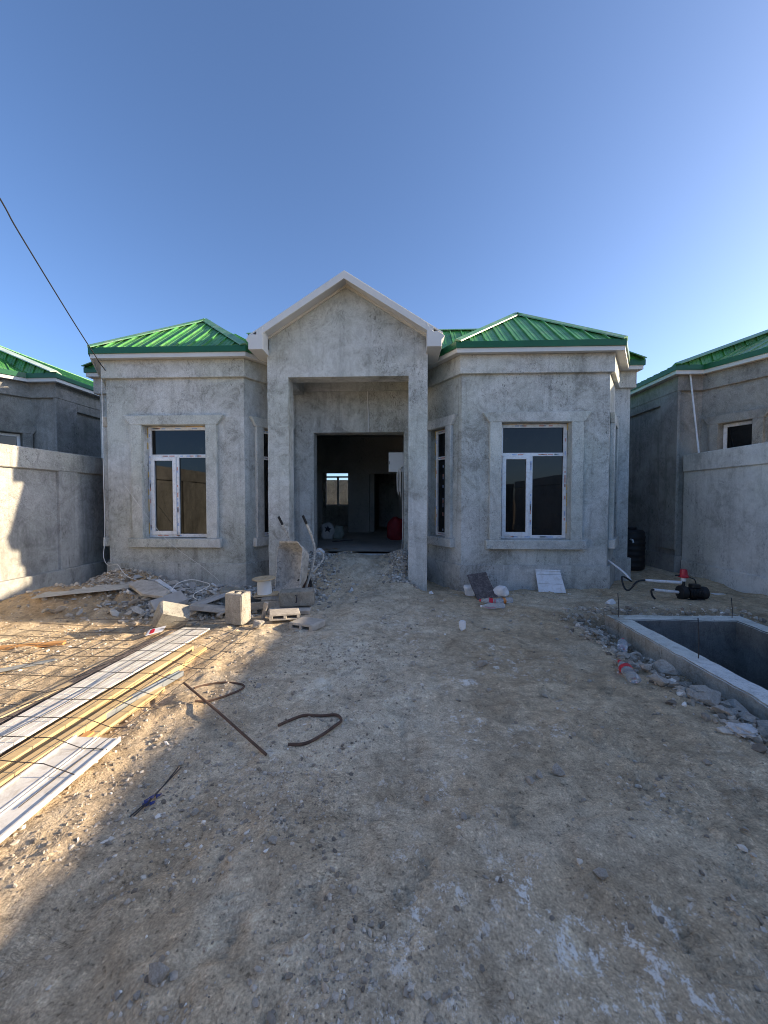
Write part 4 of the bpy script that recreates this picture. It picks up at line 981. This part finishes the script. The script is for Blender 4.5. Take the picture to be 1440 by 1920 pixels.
put(MB().box(-.025, .025, -.02, .02, 0, .22), 'mortar_stub', 'slab_light', (-1.73, 4.86, hz(-1.73, 4.86)), (0.25, 0.2, 0.4), 'pale broken stub standing between the blocks and the crate', 'stub', bevel=0.008, wob=0.006)
stone('stone', rock_mesh(301, M['stone_pale'], 0.8), -1.66, 4.50, 0.16, 'sunlit yellowish stone on the tip of the mesh', 'stone', rnd=random.Random(9), sink=0.1)

# sheet of board on the mound
pts = [(-4.88, 4.98), (-4.45, 5.16), (-4.08, 5.46), (-3.90, 5.64), (-4.0, 5.70), (-3.98, 5.80), (-4.3, 5.68), (-4.6, 5.48), (-4.9, 5.22)]
zs_ = max(hz(x, y) - 0.06 * (y - 5.5) for x, y in pts + [(-4.5, 5.4), (-4.25, 5.6)]) - 0.02
zb = lambda x, y: zs_ + 0.06 * (y - 5.5) + 0.02 * math.sin(2.6 * (x + y))
me_ = MB(); me_.prism([(x, y, zb(x, y)) for x, y in pts], (0, 0, 0.013))
tag(me_.build('board_sheet', M['board_beige']), 'torn beige sheet of board lying on the earth mound', 'board sheet')
put(MB().prism([(-.09, -.04, 0), (.07, -.05, 0), (.10, .03, 0), (-.06, .05, 0)], (0.02, 0.01, .004)), 'paper_scrap', 'label_white', (-2.66, 4.12, 0.075), (0.25, -0.2, 0.5), 'white and red scrap of packaging beside the tipped block', 'paper scrap', bevel=0)
sc_ = MB().prism([(-.05, -.03, .0055), (-.02, -.036, .0055), (-.01, .03, .0055), (-.035, .038, .0055)], (0.02, 0.01, .002)).build('print', M['label_red']); sc_.parent = bpy.data.objects['paper_scrap']

# ---- low wooden crate, spool, barrow
t = thing('crate', 'low open wooden crate frame in front of the wheelbarrow', 'crate', (-1.98, 5.28, hz(-1.98, 5.28)), (0.02, -0.04, 0.22))
def lb(*a, nm='slat', mat='wood_old', bev=0.003): MB().box(*a).build(nm, M[mat], t, world=False, bevel=bev)
for yy_ in (-.17, .15): lb(-.34, .34, yy_, yy_ + .022, .05, .15)
for xx_ in (-.34, .318): lb(xx_, xx_ + .022, -.148, .15, .05, .15)
for xx_ in (-.3, -.03, .24): lb(xx_, xx_ + .07, -.16, .16, .0, .05)
lb(-.34, -.12, -.17, .17, .152, .17); lb(.1, .34, -.15, .17, .152, .172)
lb(-.02, .3, .0, .2, .174, .19, mat='wood_tan')
t = thing('cable_spool', 'pale empty cable spool standing on the crate', 'spool', (-1.90, 5.42, hz(-1.9, 5.42) + 0.175), (0.03, -0.03, 0))
MB().lathe([(.05, .0), (.105, .01), (.10, .03), (.095, .2), (.11, .235)], 24).build('drum', M['cabinet_grey'], t, world=False, smooth=True)
MB().lathe([(.155, .235), (.158, .24), (.155, .25), (.03, .252), (.03, .246)], 28).build('flange', M['wood_tan'], t, world=False, smooth=True)
MB().lathe([(.15, -.012), (.152, -.004), (.15, .0)], 28).build('flange', M['wood_old'], t, world=False, smooth=True)

t = thing('wheelbarrow', 'cement caked wheelbarrow tipped upright against the left porch column', 'wheelbarrow', (-1.72, 5.86, hz(-1.72, 5.86) + 0.03), (R(-9), R(-3), R(-30)))
bm = bmesh.new()
of = [(-.25, 0, .06), (.25, 0, .06), (.27, 0, .74), (.17, 0, .82), (-.17, 0, .82), (-.27, 0, .74)]
ob = [(-.16, .25, .26), (.16, .25, .26), (.17, .27, .66), (.11, .27, .70), (-.11, .27, .70), (-.17, .27, .66)]
vo = [bm.verts.new(v) for v in of]; vb = [bm.verts.new(v) for v in ob]
for i in range(6):
    j = (i + 1) % 6; bm.faces.new((vo[i], vo[j], vb[j], vb[i]))
bm.faces.new(vb)
fl = [bm.verts.new(v) for v in [(.19, -.05, .85), (-.19, -.05, .85)]]
bm.faces.new((vo[3], fl[0], fl[1], vo[4]))
bmesh.ops.recalc_face_normals(bm, faces=bm.faces)
bmesh.ops.bevel(bm, geom=[e for e in bm.edges if len(e.link_faces) == 2], offset=0.035, segments=3, affect='EDGES', profile=0.5)
bmesh.ops.solidify(bm, geom=bm.faces[:], thickness=0.006)
me = bpy.data.meshes.new('tray'); bm.to_mesh(me); bm.free(); me.materials.append(M['barrow_metal']); me.polygons.foreach_set('use_smooth', [True] * len(me.polygons))
try: me.set_sharp_from_angle(angle=R(40))
except Exception: pass
o = bpy.data.objects.new('tray', me); COL.objects.link(o); o.parent = t
MB().tube([Vector(p) for p in of] + [Vector(of[0])], 0.011, 8).build('tray_rim', M['tube_cement'], t, world=False, smooth=True)
for sg in (-1, 1):
    hp = smoothpath([(sg * .05, .30, -.02), (sg * .11, .31, .2), (sg * .20, .31, .5), (sg * .235, .29, .75), (sg * .25, .18, .96), (sg * .26, .04, 1.13)], 6)
    h_ = MB().tube(hp, 0.019, 9).build('handle', M['tube_cement'], t, world=False, smooth=True)
    MB().tube([(sg * .2598, .05, 1.118), (sg * .263, -.04, 1.23)], 0.020, 9).build('grip', M['black_rubber'], h_, world=False, smooth=True)
    MB().tube(smoothpath([(sg * .225, .30, .70), (sg * .235, .42, .72), (sg * .24, .50, .66), (sg * .235, .48, .56), (sg * .19, .32, .38)], 6), 0.015, 8).build('leg', M['tube_cement'], t, world=False, smooth=True)
    MB().tube([(sg * .05, .30, .0), (sg * .05, .34, .12)], 0.012, 6).build('fork', M['tube_cement'], t, world=False)
MB().tube([(-.19, .32, .46), (.19, .32, .46)], 0.011, 6).build('crossbar', M['tube_cement'], t, world=False)
wh = MB().lathe([(.10, -.02), (.10, .02), (.05, .015), (.02, .04), (.02, -.04), (.05, -.015), (.10, -.02)], 20, (0, .36, .15), 'x', cap=False).build('wheel', M['rust'], t, world=False, smooth=True)
MB().lathe([(.10, -.03), (.145, -.038), (.172, -.018), (.172, .018), (.145, .038), (.10, .03)], 28, (0, .36, .15), 'x', cap=False).build('tyre', M['black_rubber'], wh, world=False, smooth=True)

# ---- bottles and litter
def bottle(loc, rot, label, lab='label_red', L=0.33, r=0.046, squash=0.75, cap='label_red', group='plastic bottles in the yard', lab_s=(0.44, 0.6)):
    t = thing('bottle', label, 'bottle', loc, rot, group)
    prof = [(0.0, 0.012), (r * .6, .0), (r * .95, .012), (r, .03), (r * .93, L * .2), (r, L * .26), (r * .9, L * .36), (r, L * .42), (r, L * .62), (r * .86, L * .72), (r * .5, L * .86), (r * .29, L * .92), (r * .29, L * .96)]
    b = MB().lathe(prof, 18, cap=True)
    b.V = [(x, y * (squash + 0.25 * (z / L) + 0.10 * math.sin(z * 40 + x * 30)), z) for x, y, z in b.V]
    b.build('body', M['bottle_clear'], t, world=False, smooth=True)
    c = MB().lathe([(r * .34, L * .94), (r * .34, L), (r * .3, L + .002)], 12); c.build('cap', M[cap], t, world=False)
    if lab:
        q = MB().lathe([(r * 1.03, L * lab_s[0]), (r * 1.03, L * lab_s[1])], 18, cap=False)
        q.V = [(x, y * (squash + 0.25 * (z / L) + 0.10 * math.sin(z * 40 + x * 30)), z) for x, y, z in q.V]
        lo_ = q.build('label', M[lab], t, world=False, smooth=True)
        if lab == 'label_red':      # pale lettering swash on the label
            w_ = MB()
            for k in range(5):
                a = -2.2 + k * 0.28; zz = L * (lab_s[0] + 0.05 + 0.012 * k)
                pt = lambda a, z: (r * 1.05 * math.cos(a), r * 1.05 * math.sin(a) * (squash + 0.25 * (z / L) + 0.10 * math.sin(z * 40 + r * math.cos(a) * 30)), z)
                w_.poly([pt(a, zz), pt(a + .2, zz + .004), pt(a + .2, zz + .018), pt(a, zz + .012)])
            w_.build('label_print', M['label_white'], lo_, world=False)
    return t
def lie(x, y, az, dz=0.04, tip=90): return (x, y, hz(x, y) + dz), (R(tip), 0, az)
l_, r_ = lie(1.88, 3.20, R(168), 0.035); bottle(l_, r_, 'clear plastic bottle with red label lying near the pit rubble', L=0.38, r=0.052)
l_, r_ = lie(2.34, 4.22, R(150), 0.04, 80); bottle(l_, r_, 'crumpled plastic bottle against the outer wall of the pit', L=0.24, r=0.05, lab=None)
l_, r_ = lie(1.42, 5.40, R(-82), 0.035); bottle(l_, r_, 'clear plastic bottle without label, nearest of three by the right bay', lab=None, L=0.34, cap='label_white')
l_, r_ = lie(1.46, 5.62, R(-100), 0.04); bottle(l_, r_, 'crushed plastic bottle with torn red label by the right bay', L=0.33, r=0.055, squash=0.6)
l_, r_ = lie(1.62, 5.75, R(-70), 0.04); bottle(l_, r_, 'plastic bottle with orange label by the right bay', lab='label_orange', L=0.30, r=0.05)
# half buried ring of pipe
t_ = MB()
pts = [(2.36 + .07 * math.cos(a), 4.02 + .012 * math.cos(a), hz(2.36, 4.02) + 0.01 + .07 * math.sin(a)) for a in np.linspace(-0.3, 3.5, 14)]
tag(t_.tube(pts, 0.014, 8).build('pipe_offcut', M['slab_light'], smooth=True), 'half buried grey pipe ring in the trench beside the pit', 'pipe')
def crumple(label, x, y, s, name='plastic_bag', mat='bottle_clear', seed=3):
    bm = bmesh.new(); bmesh.ops.create_icosphere(bm, subdivisions=3, radius=0.5); rr = random.Random(seed)
    for v in bm.verts:
        v.co = v.co * (0.75 + rr.uniform(-0.18, 0.22)); v.co.z *= 0.45
    me = bpy.data.meshes.new(name); bm.to_mesh(me); bm.free(); me.materials.append(M[mat])
    o = bpy.data.objects.new(name, me); COL.objects.link(o); o.location = (x, y, hz(x, y) + s * 0.15); o.scale = (s, s * .8, s); o.rotation_euler = (0.1, 0, seed); return tag(o, label, 'plastic bag')
crumple('crumpled translucent plastic bag on the ground below the pit rubble', 2.14, 2.52, 0.20, mat='sack_white')
# two white sacks pinned by a dark board at the bay foot
def pillow(W, D, H, n=18):
    mb = MB(); rows = []
    sp_ = lambda c, e: math.copysign(abs(c) ** e, c)
    for i in range(n + 1):
        a = -math.pi / 2 + math.pi * i / n; base = len(mb.V); rows.append(base)
        for k in range(24):
            b = 2 * math.pi * k / 24
            mb.V.append((W / 2 * sp_(math.cos(a), .5) * sp_(math.cos(b), .55), D / 2 * sp_(math.cos(a), .6) * sp_(math.sin(b), .8), H / 2 * sp_(math.sin(a), .6)))
    for i in range(n):
        for k in range(24):
            k2 = (k + 1) % 24; mb.F.append((rows[i] + k, rows[i] + k2, rows[i + 1] + k2, rows[i + 1] + k))
    return mb
def sack(name, mat, W, D, H, loc, rot, label, cat='sack', seed=1):
    mb = pillow(W, D, H)
    mb.V = [(x + .06 * W * math.sin(9 * z / H + seed), y + .10 * D * math.sin(7 * x / W + 5 * z / H + seed), z + .03 * H * math.sin(8 * x / W + seed)) for x, y, z in mb.V]
    o = mb.build(name, M[mat], smooth=True); place(o, loc, rot); return tag(o, label, cat)
sack('sack', 'plaster_white', 0.20, 0.15, 0.26, (1.15, 6.33, hz(1.15, 6.33) + .09), (R(20), R(75), 0.2), 'white roll sticking out left of the dark leaning board', 'roll', 2)
sack('sack', 'plaster_white', 0.17, 0.13, 0.24, (1.53, 6.08, hz(1.53, 6.08) + .075), (R(10), R(70), -0.5), 'white roll sticking out right of the dark leaning board', 'roll', 5)
b_ = MB().prism([(-.17, 0, 0), (.16, 0, .01), (.15, 0, .30), (.165, 0, .52), (-.16, 0, .5), (-.175, 0, .25)], (0, .022, 0))
put(b_, 'board', 'board_dark', (1.33, 5.98, hz(1.33, 5.98)), (R(-52), R(-4), R(12)), 'dark stained board leaning on white rolls below the right bay', 'board', bevel=0.002)
t = thing('drawer_panel', 'white flat panel leaning against the right bay plinth', 'panel', (2.45, 6.43, hz(2.45, 6.43) - 0.005), (R(-30), 0, R(-6)))
MB().prism([(-.21, 0, 0), (.21, 0, 0), (.165, 0, .36), (-.225, 0, .36)], (0, .018, 0)).build('face', M['white_pvc'], t, world=False)
MB().box(-.225, .166, -.012, .018, .362, .384).build('top_edge', M['white_pvc'], t, world=False)
for zz in (.14, .30): MB().box(-.20, .17, -.0035, -.0005, zz, zz + .005).build('groove', M['slab_grey'], t, world=False)

# ---- pump and pipes
gx, gy = 4.28, 5.98; gz = hz(gx, gy)
t = thing('water_pump', 'black electric water pump with red pressure switch behind the pit', 'pump', (gx, gy, gz))
D_ = lambda x, y, z: (gx + x, gy + y, gz + z)
prof = [(.04, -.02), (.075, -.015)]
for k in range(8): prof += [(.075, -.005 + k * .022), (.083, -.003 + k * .022), (.083, .006 + k * .022), (.075, .008 + k * .022)]
prof += [(.088, .175), (.092, .185), (.092, .235), (.07, .25)]
MB().lathe(prof, 24, D_(-.02, 0, .105), 'x').build('motor', M['black_plastic'], t, smooth=True)
MB().box(gx + .0, gx + .12, gy - .05, gy + .05, gz + .175, gz + .235).build('terminal_box', M['black_plastic'], t, bevel=.01)
MB().lathe([(.05, -.07), (.10, -.06), (.105, -.02), (.095, .02), (.05, .03)], 24, D_(-.09, 0, .11), 'x').build('pump_head', M['black_plastic'], t, smooth=True)
MB().box(gx - .14, gx - .04, gy - .07, gy + .07, gz - .01, gz + .02).build('foot', M['black_plastic'], t); MB().box(gx + .05, gx + .16, gy - .07, gy + .07, gz - .01, gz + .03).build('foot', M['black_plastic'], t)
MB().tube([D_(-.10, 0, .19), D_(-.10, 0, .30)], .022, 12).build('riser', M['black_plastic'], t, smooth=True)
MB().lathe([(.03, .0), (.034, .01), (.034, .05), (.03, .06)], 14, D_(-.10, 0, .275)).build('collar', M['white_pvc'], t, smooth=True)
rs_ = MB().lathe([(.045, .0), (.068, .01), (.07, .03), (.05, .05), (.046, .10), (.04, .125), (.025, .13)], 18, D_(-.10, 0, .325)).build('pressure_switch', M['red_plastic'], t, smooth=True)
MB().tube([D_(-.16, 0, .36), D_(-.22, -.01, .36)], .012, 8).build('switch_arm', M['black_plastic'], rs_)
MB().tube(smoothpath([D_(-.05, 0, .34), D_(.03, -.03, .31), D_(.06, -.03, .24)], 6), .007, 6).build('cord', M['black_plastic'], t)
MB().tube([D_(-.13, 0, .255), D_(-.40, .02, .265), D_(-.62, .05, .275)], [.023, .023, .017], 12).build('delivery_pipe', M['white_pvc'], t, smooth=True)
MB().tube([D_(-.17, 0, .11), D_(-.54, -.03, .15)], .021, 12).build('suction_pipe', M['white_pvc'], t, smooth=True)
MB().tube(smoothpath([D_(-.54, -.03, .15), D_(-.58, -.035, .14), D_(-.575, -.05, .07), D_(-.54, -.06, .02)], 5), .014, 8).build('suction_elbow', M['black_plastic'], t, smooth=True)
e0 = Vector(D_(-.62, .05, .275))
tag(MB().tube(smoothpath([e0, e0 + Vector((-.10, .03, -.03)), e0 + Vector((-.2, .05, -.16)), e0 + Vector((-.26, .08, -.13)), e0 + Vector((-.25, .16, .02)), (3.68, 6.42, .20)], 8), .0135, 8).build('hose', M['black_rubber'], smooth=True), 'black hose looping between the pump pipe and the white wall pipe', 'hose')
tag(MB().tube(smoothpath([(3.68, 6.42, .20), (3.62, 6.52, .32), (3.52, 6.78, .46), (3.50, 6.90, .49)], 6), .016, 10).build('pipe', M['white_pvc'], smooth=True), 'white pipe slanting out of the right bay corner', 'pipe')
# black water drum in the alley
t = thing('water_drum', 'black plastic drum with white tap standing in the alley', 'drum', (4.98, 8.75, 0))
pr = [(.22, 0), (.27, .02)]
for k in range(6): pr += [(.27, .06 + k * .12), (.28, .08 + k * .12), (.28, .11 + k * .12), (.27, .13 + k * .12)]
pr += [(.27, .80), (.22, .85), (.10, .86)]
MB().lathe(pr, 28, (4.98, 8.75, 0)).build('body', M['black_plastic'], t, smooth=True)
MB().lathe([(.10, .85), (.11, .87), (.11, .9), (.09, .91)], 18, (4.98, 8.75, 0)).build('lid', M['black_plastic'], t, smooth=True)
MB().tube([(4.85, 8.52, .66), (4.84, 8.43, .66), (4.84, 8.40, .60)], .018, 8).build('tap', M['white_pvc'], t, smooth=True)
o = MB().tube([(5.80, 8.25, 4.03), (5.79, 7.95, 2.40)], .016, 10).build('pipe', M['white_pvc'], smooth=True); tag(o, 'thin white pipe leaning from the right wall coping to the eaves', 'pipe')
put(MB().box(-.09, .09, -.03, .03, 0, .012), 'foam_offcut', 'plaster_white', (5.05, 6.45, hz(5.05, 6.45)), (0, 0.02, -0.15), 'small white foam offcut at the foot of the right wall', 'foam piece', bevel=0)
stone('plaster_lump', WHITE[1], 2.95, 5.62, 0.16, 'white plaster spill behind the far rim of the pit', 'plaster lump', rnd=rnd, sink=0.75)

# ---- cables
cp = [(0.35, -9.0, 8.95), (-1.2, -4.0, 7.05), (-2.6, 0.0, 5.85), (-3.75, 3.0, 4.92), (-4.13, 4.0, 4.60), (-4.25, 4.32, 4.47), (-4.68, 5.5, 4.08), (-4.98, 6.32, 3.84), (-5.03, 6.45, 3.80), (-5.06, 6.66, 3.70)]
tag(MB().tube(smoothpath(cp, 6), .0075, 6).build('overhead_cable', M['black_rubber'], smooth=True), 'black overhead cable running down to the left bay eaves', 'cable')
wp = [(-5.145, 6.66, 3.68), (-5.142, 6.65, 3.3), (-5.147, 6.65, 2.2), (-5.143, 6.65, 1.2), (-5.147, 6.64, .75), (-5.14, 6.60, .52), (-4.95, 6.44, .40), (-4.75, 6.35, .42), (-4.6, 6.22, .43), (-4.3, 6.0, .30), (-3.9, 5.85, .22), (-3.55, 5.6, .22)]
tag(MB().tube(smoothpath(wp, 6), .0055, 6).build('cable', M['white_cable'], smooth=True), 'pale cable down the left bay corner and over the earth mound', 'cable')
wp = [(-3.30, 5.45, .14), (-3.28, 5.62, .26), (-3.15, 5.75, .30), (-2.95, 5.75, .27), (-2.8, 5.65, .24), (-2.92, 5.48, .17), (-2.86, 5.30, .16), (-2.76, 5.2, .15)]
tag(MB().tube(smoothpath(wp, 6), .0055, 6).build('cable', M['white_cable'], smooth=True), 'loop of pale cable on the rubble below the left bay', 'cable')
tag(MB().tube(smoothpath([(-4.72, 6.57, 1.75), (-4.25, 6.56, 1.12), (-3.9, 6.58, .72), (-3.35, 6.52, .36), (-2.95, 6.3, .16)], 6), .003, 5).build('string', M['white_cable']), 'thin white string hanging across the left front window', 'string')
tag(MB().tube(smoothpath([(-0.63, 7.635, 3.86), (-0.632, 7.63, 3.4), (-0.622, 7.63, 3.1), (-0.625, 7.635, 2.80)], 5), .011, 6).build('cable', M['white_cable'], smooth=True), 'pale cable hanging above the porch doorway', 'cable')
t = thing('wire_bundle', 'bundle of pale wires hanging beside the right door jamb', 'wire', (0.02, 8.02, 2.1))
rr = random.Random(8)
for k in range(7):
    a, b = rr.uniform(-.06, .03), rr.uniform(-.05, .05)
    MB().tube(smoothpath([(0.055, 8.04, 2.17), (0.0 + a * .5, 8.02 + b, 2.14 - .01 * k), (-.03 + a, 8.0 + b, 2.02), (-.025 + a, 8.0 + b, 1.72 - rr.uniform(0, .25))], 5), .007, 6).build('wire', M['white_cable'], t)
MB().tube(smoothpath([(0.05, 8.04, 2.15), (0.035, 8.03, 1.6), (0.045, 8.03, 1.0), (0.03, 8.0, .5)], 5), .009, 6).build('wire', M['white_cable'], t)
t = thing('electrical_cabinet', 'light grey electrical cabinet door inside the doorway', 'cabinet', (-0.05, 8.3, 2.3))
MB().box(-0.25, 0.16, 8.30, 8.325, 2.08, 2.49).build('door', M['cabinet_grey'], t, bevel=.004)
MB().box(0.10, 0.20, 8.33, 8.75, 2.08, 2.49).build('case', M['cabinet_grey'], t, bevel=.004)
MB().box(-0.235, -0.225, 8.29, 8.30, 2.24, 2.30).build('latch', M['black_plastic'], t)
MB().box(0.20, 0.36, 8.0, 8.85, FZ, 3.5).build('partition', M['plaster_indoor'], HOUSE)
# ---- sacks indoors
o = sack('cement_sack', 'sack_white', .34, .17, .44, (-1.93, 10.4, FZ + .21), (R(-8), R(3), 0.1), 'white cement sack with dark star print standing indoors on the left', 'sack', 1)
pr_ = MB().prism([(-.09, -.091, .10), (-.02, -.095, .09), (.0, -.096, .15), (.03, -.095, .08), (.1, -.09, .07), (.05, -.095, .03), (.06, -.095, -.04), (-.01, -.096, .01), (-.07, -.095, -.03), (-.05, -.095, .05)], (0, .012, 0)).build('print', M['print_dark']); pr_.parent = o
sack('cement_sack', 'sack_green', .30, .17, .36, (-1.66, 10.5, FZ + .17), (R(-12), R(-6), -0.2), 'grey green cement sack behind the white one indoors', 'sack', 3)
sack('sack', 'sack_red', .46, .30, .62, (-0.12, 10.3, FZ + .28), (R(6), R(14), 0.1), 'dark red sack slumped by the inner doorway', 'sack', 4)
put(MB().box(-.3, .3, -.015, .015, 0, .02), 'lath', 'board_dark', (-1.45, 9.9, FZ), (0, 0, 0.7), 'dark lath lying on the floor inside the doorway', 'lath', bevel=0)
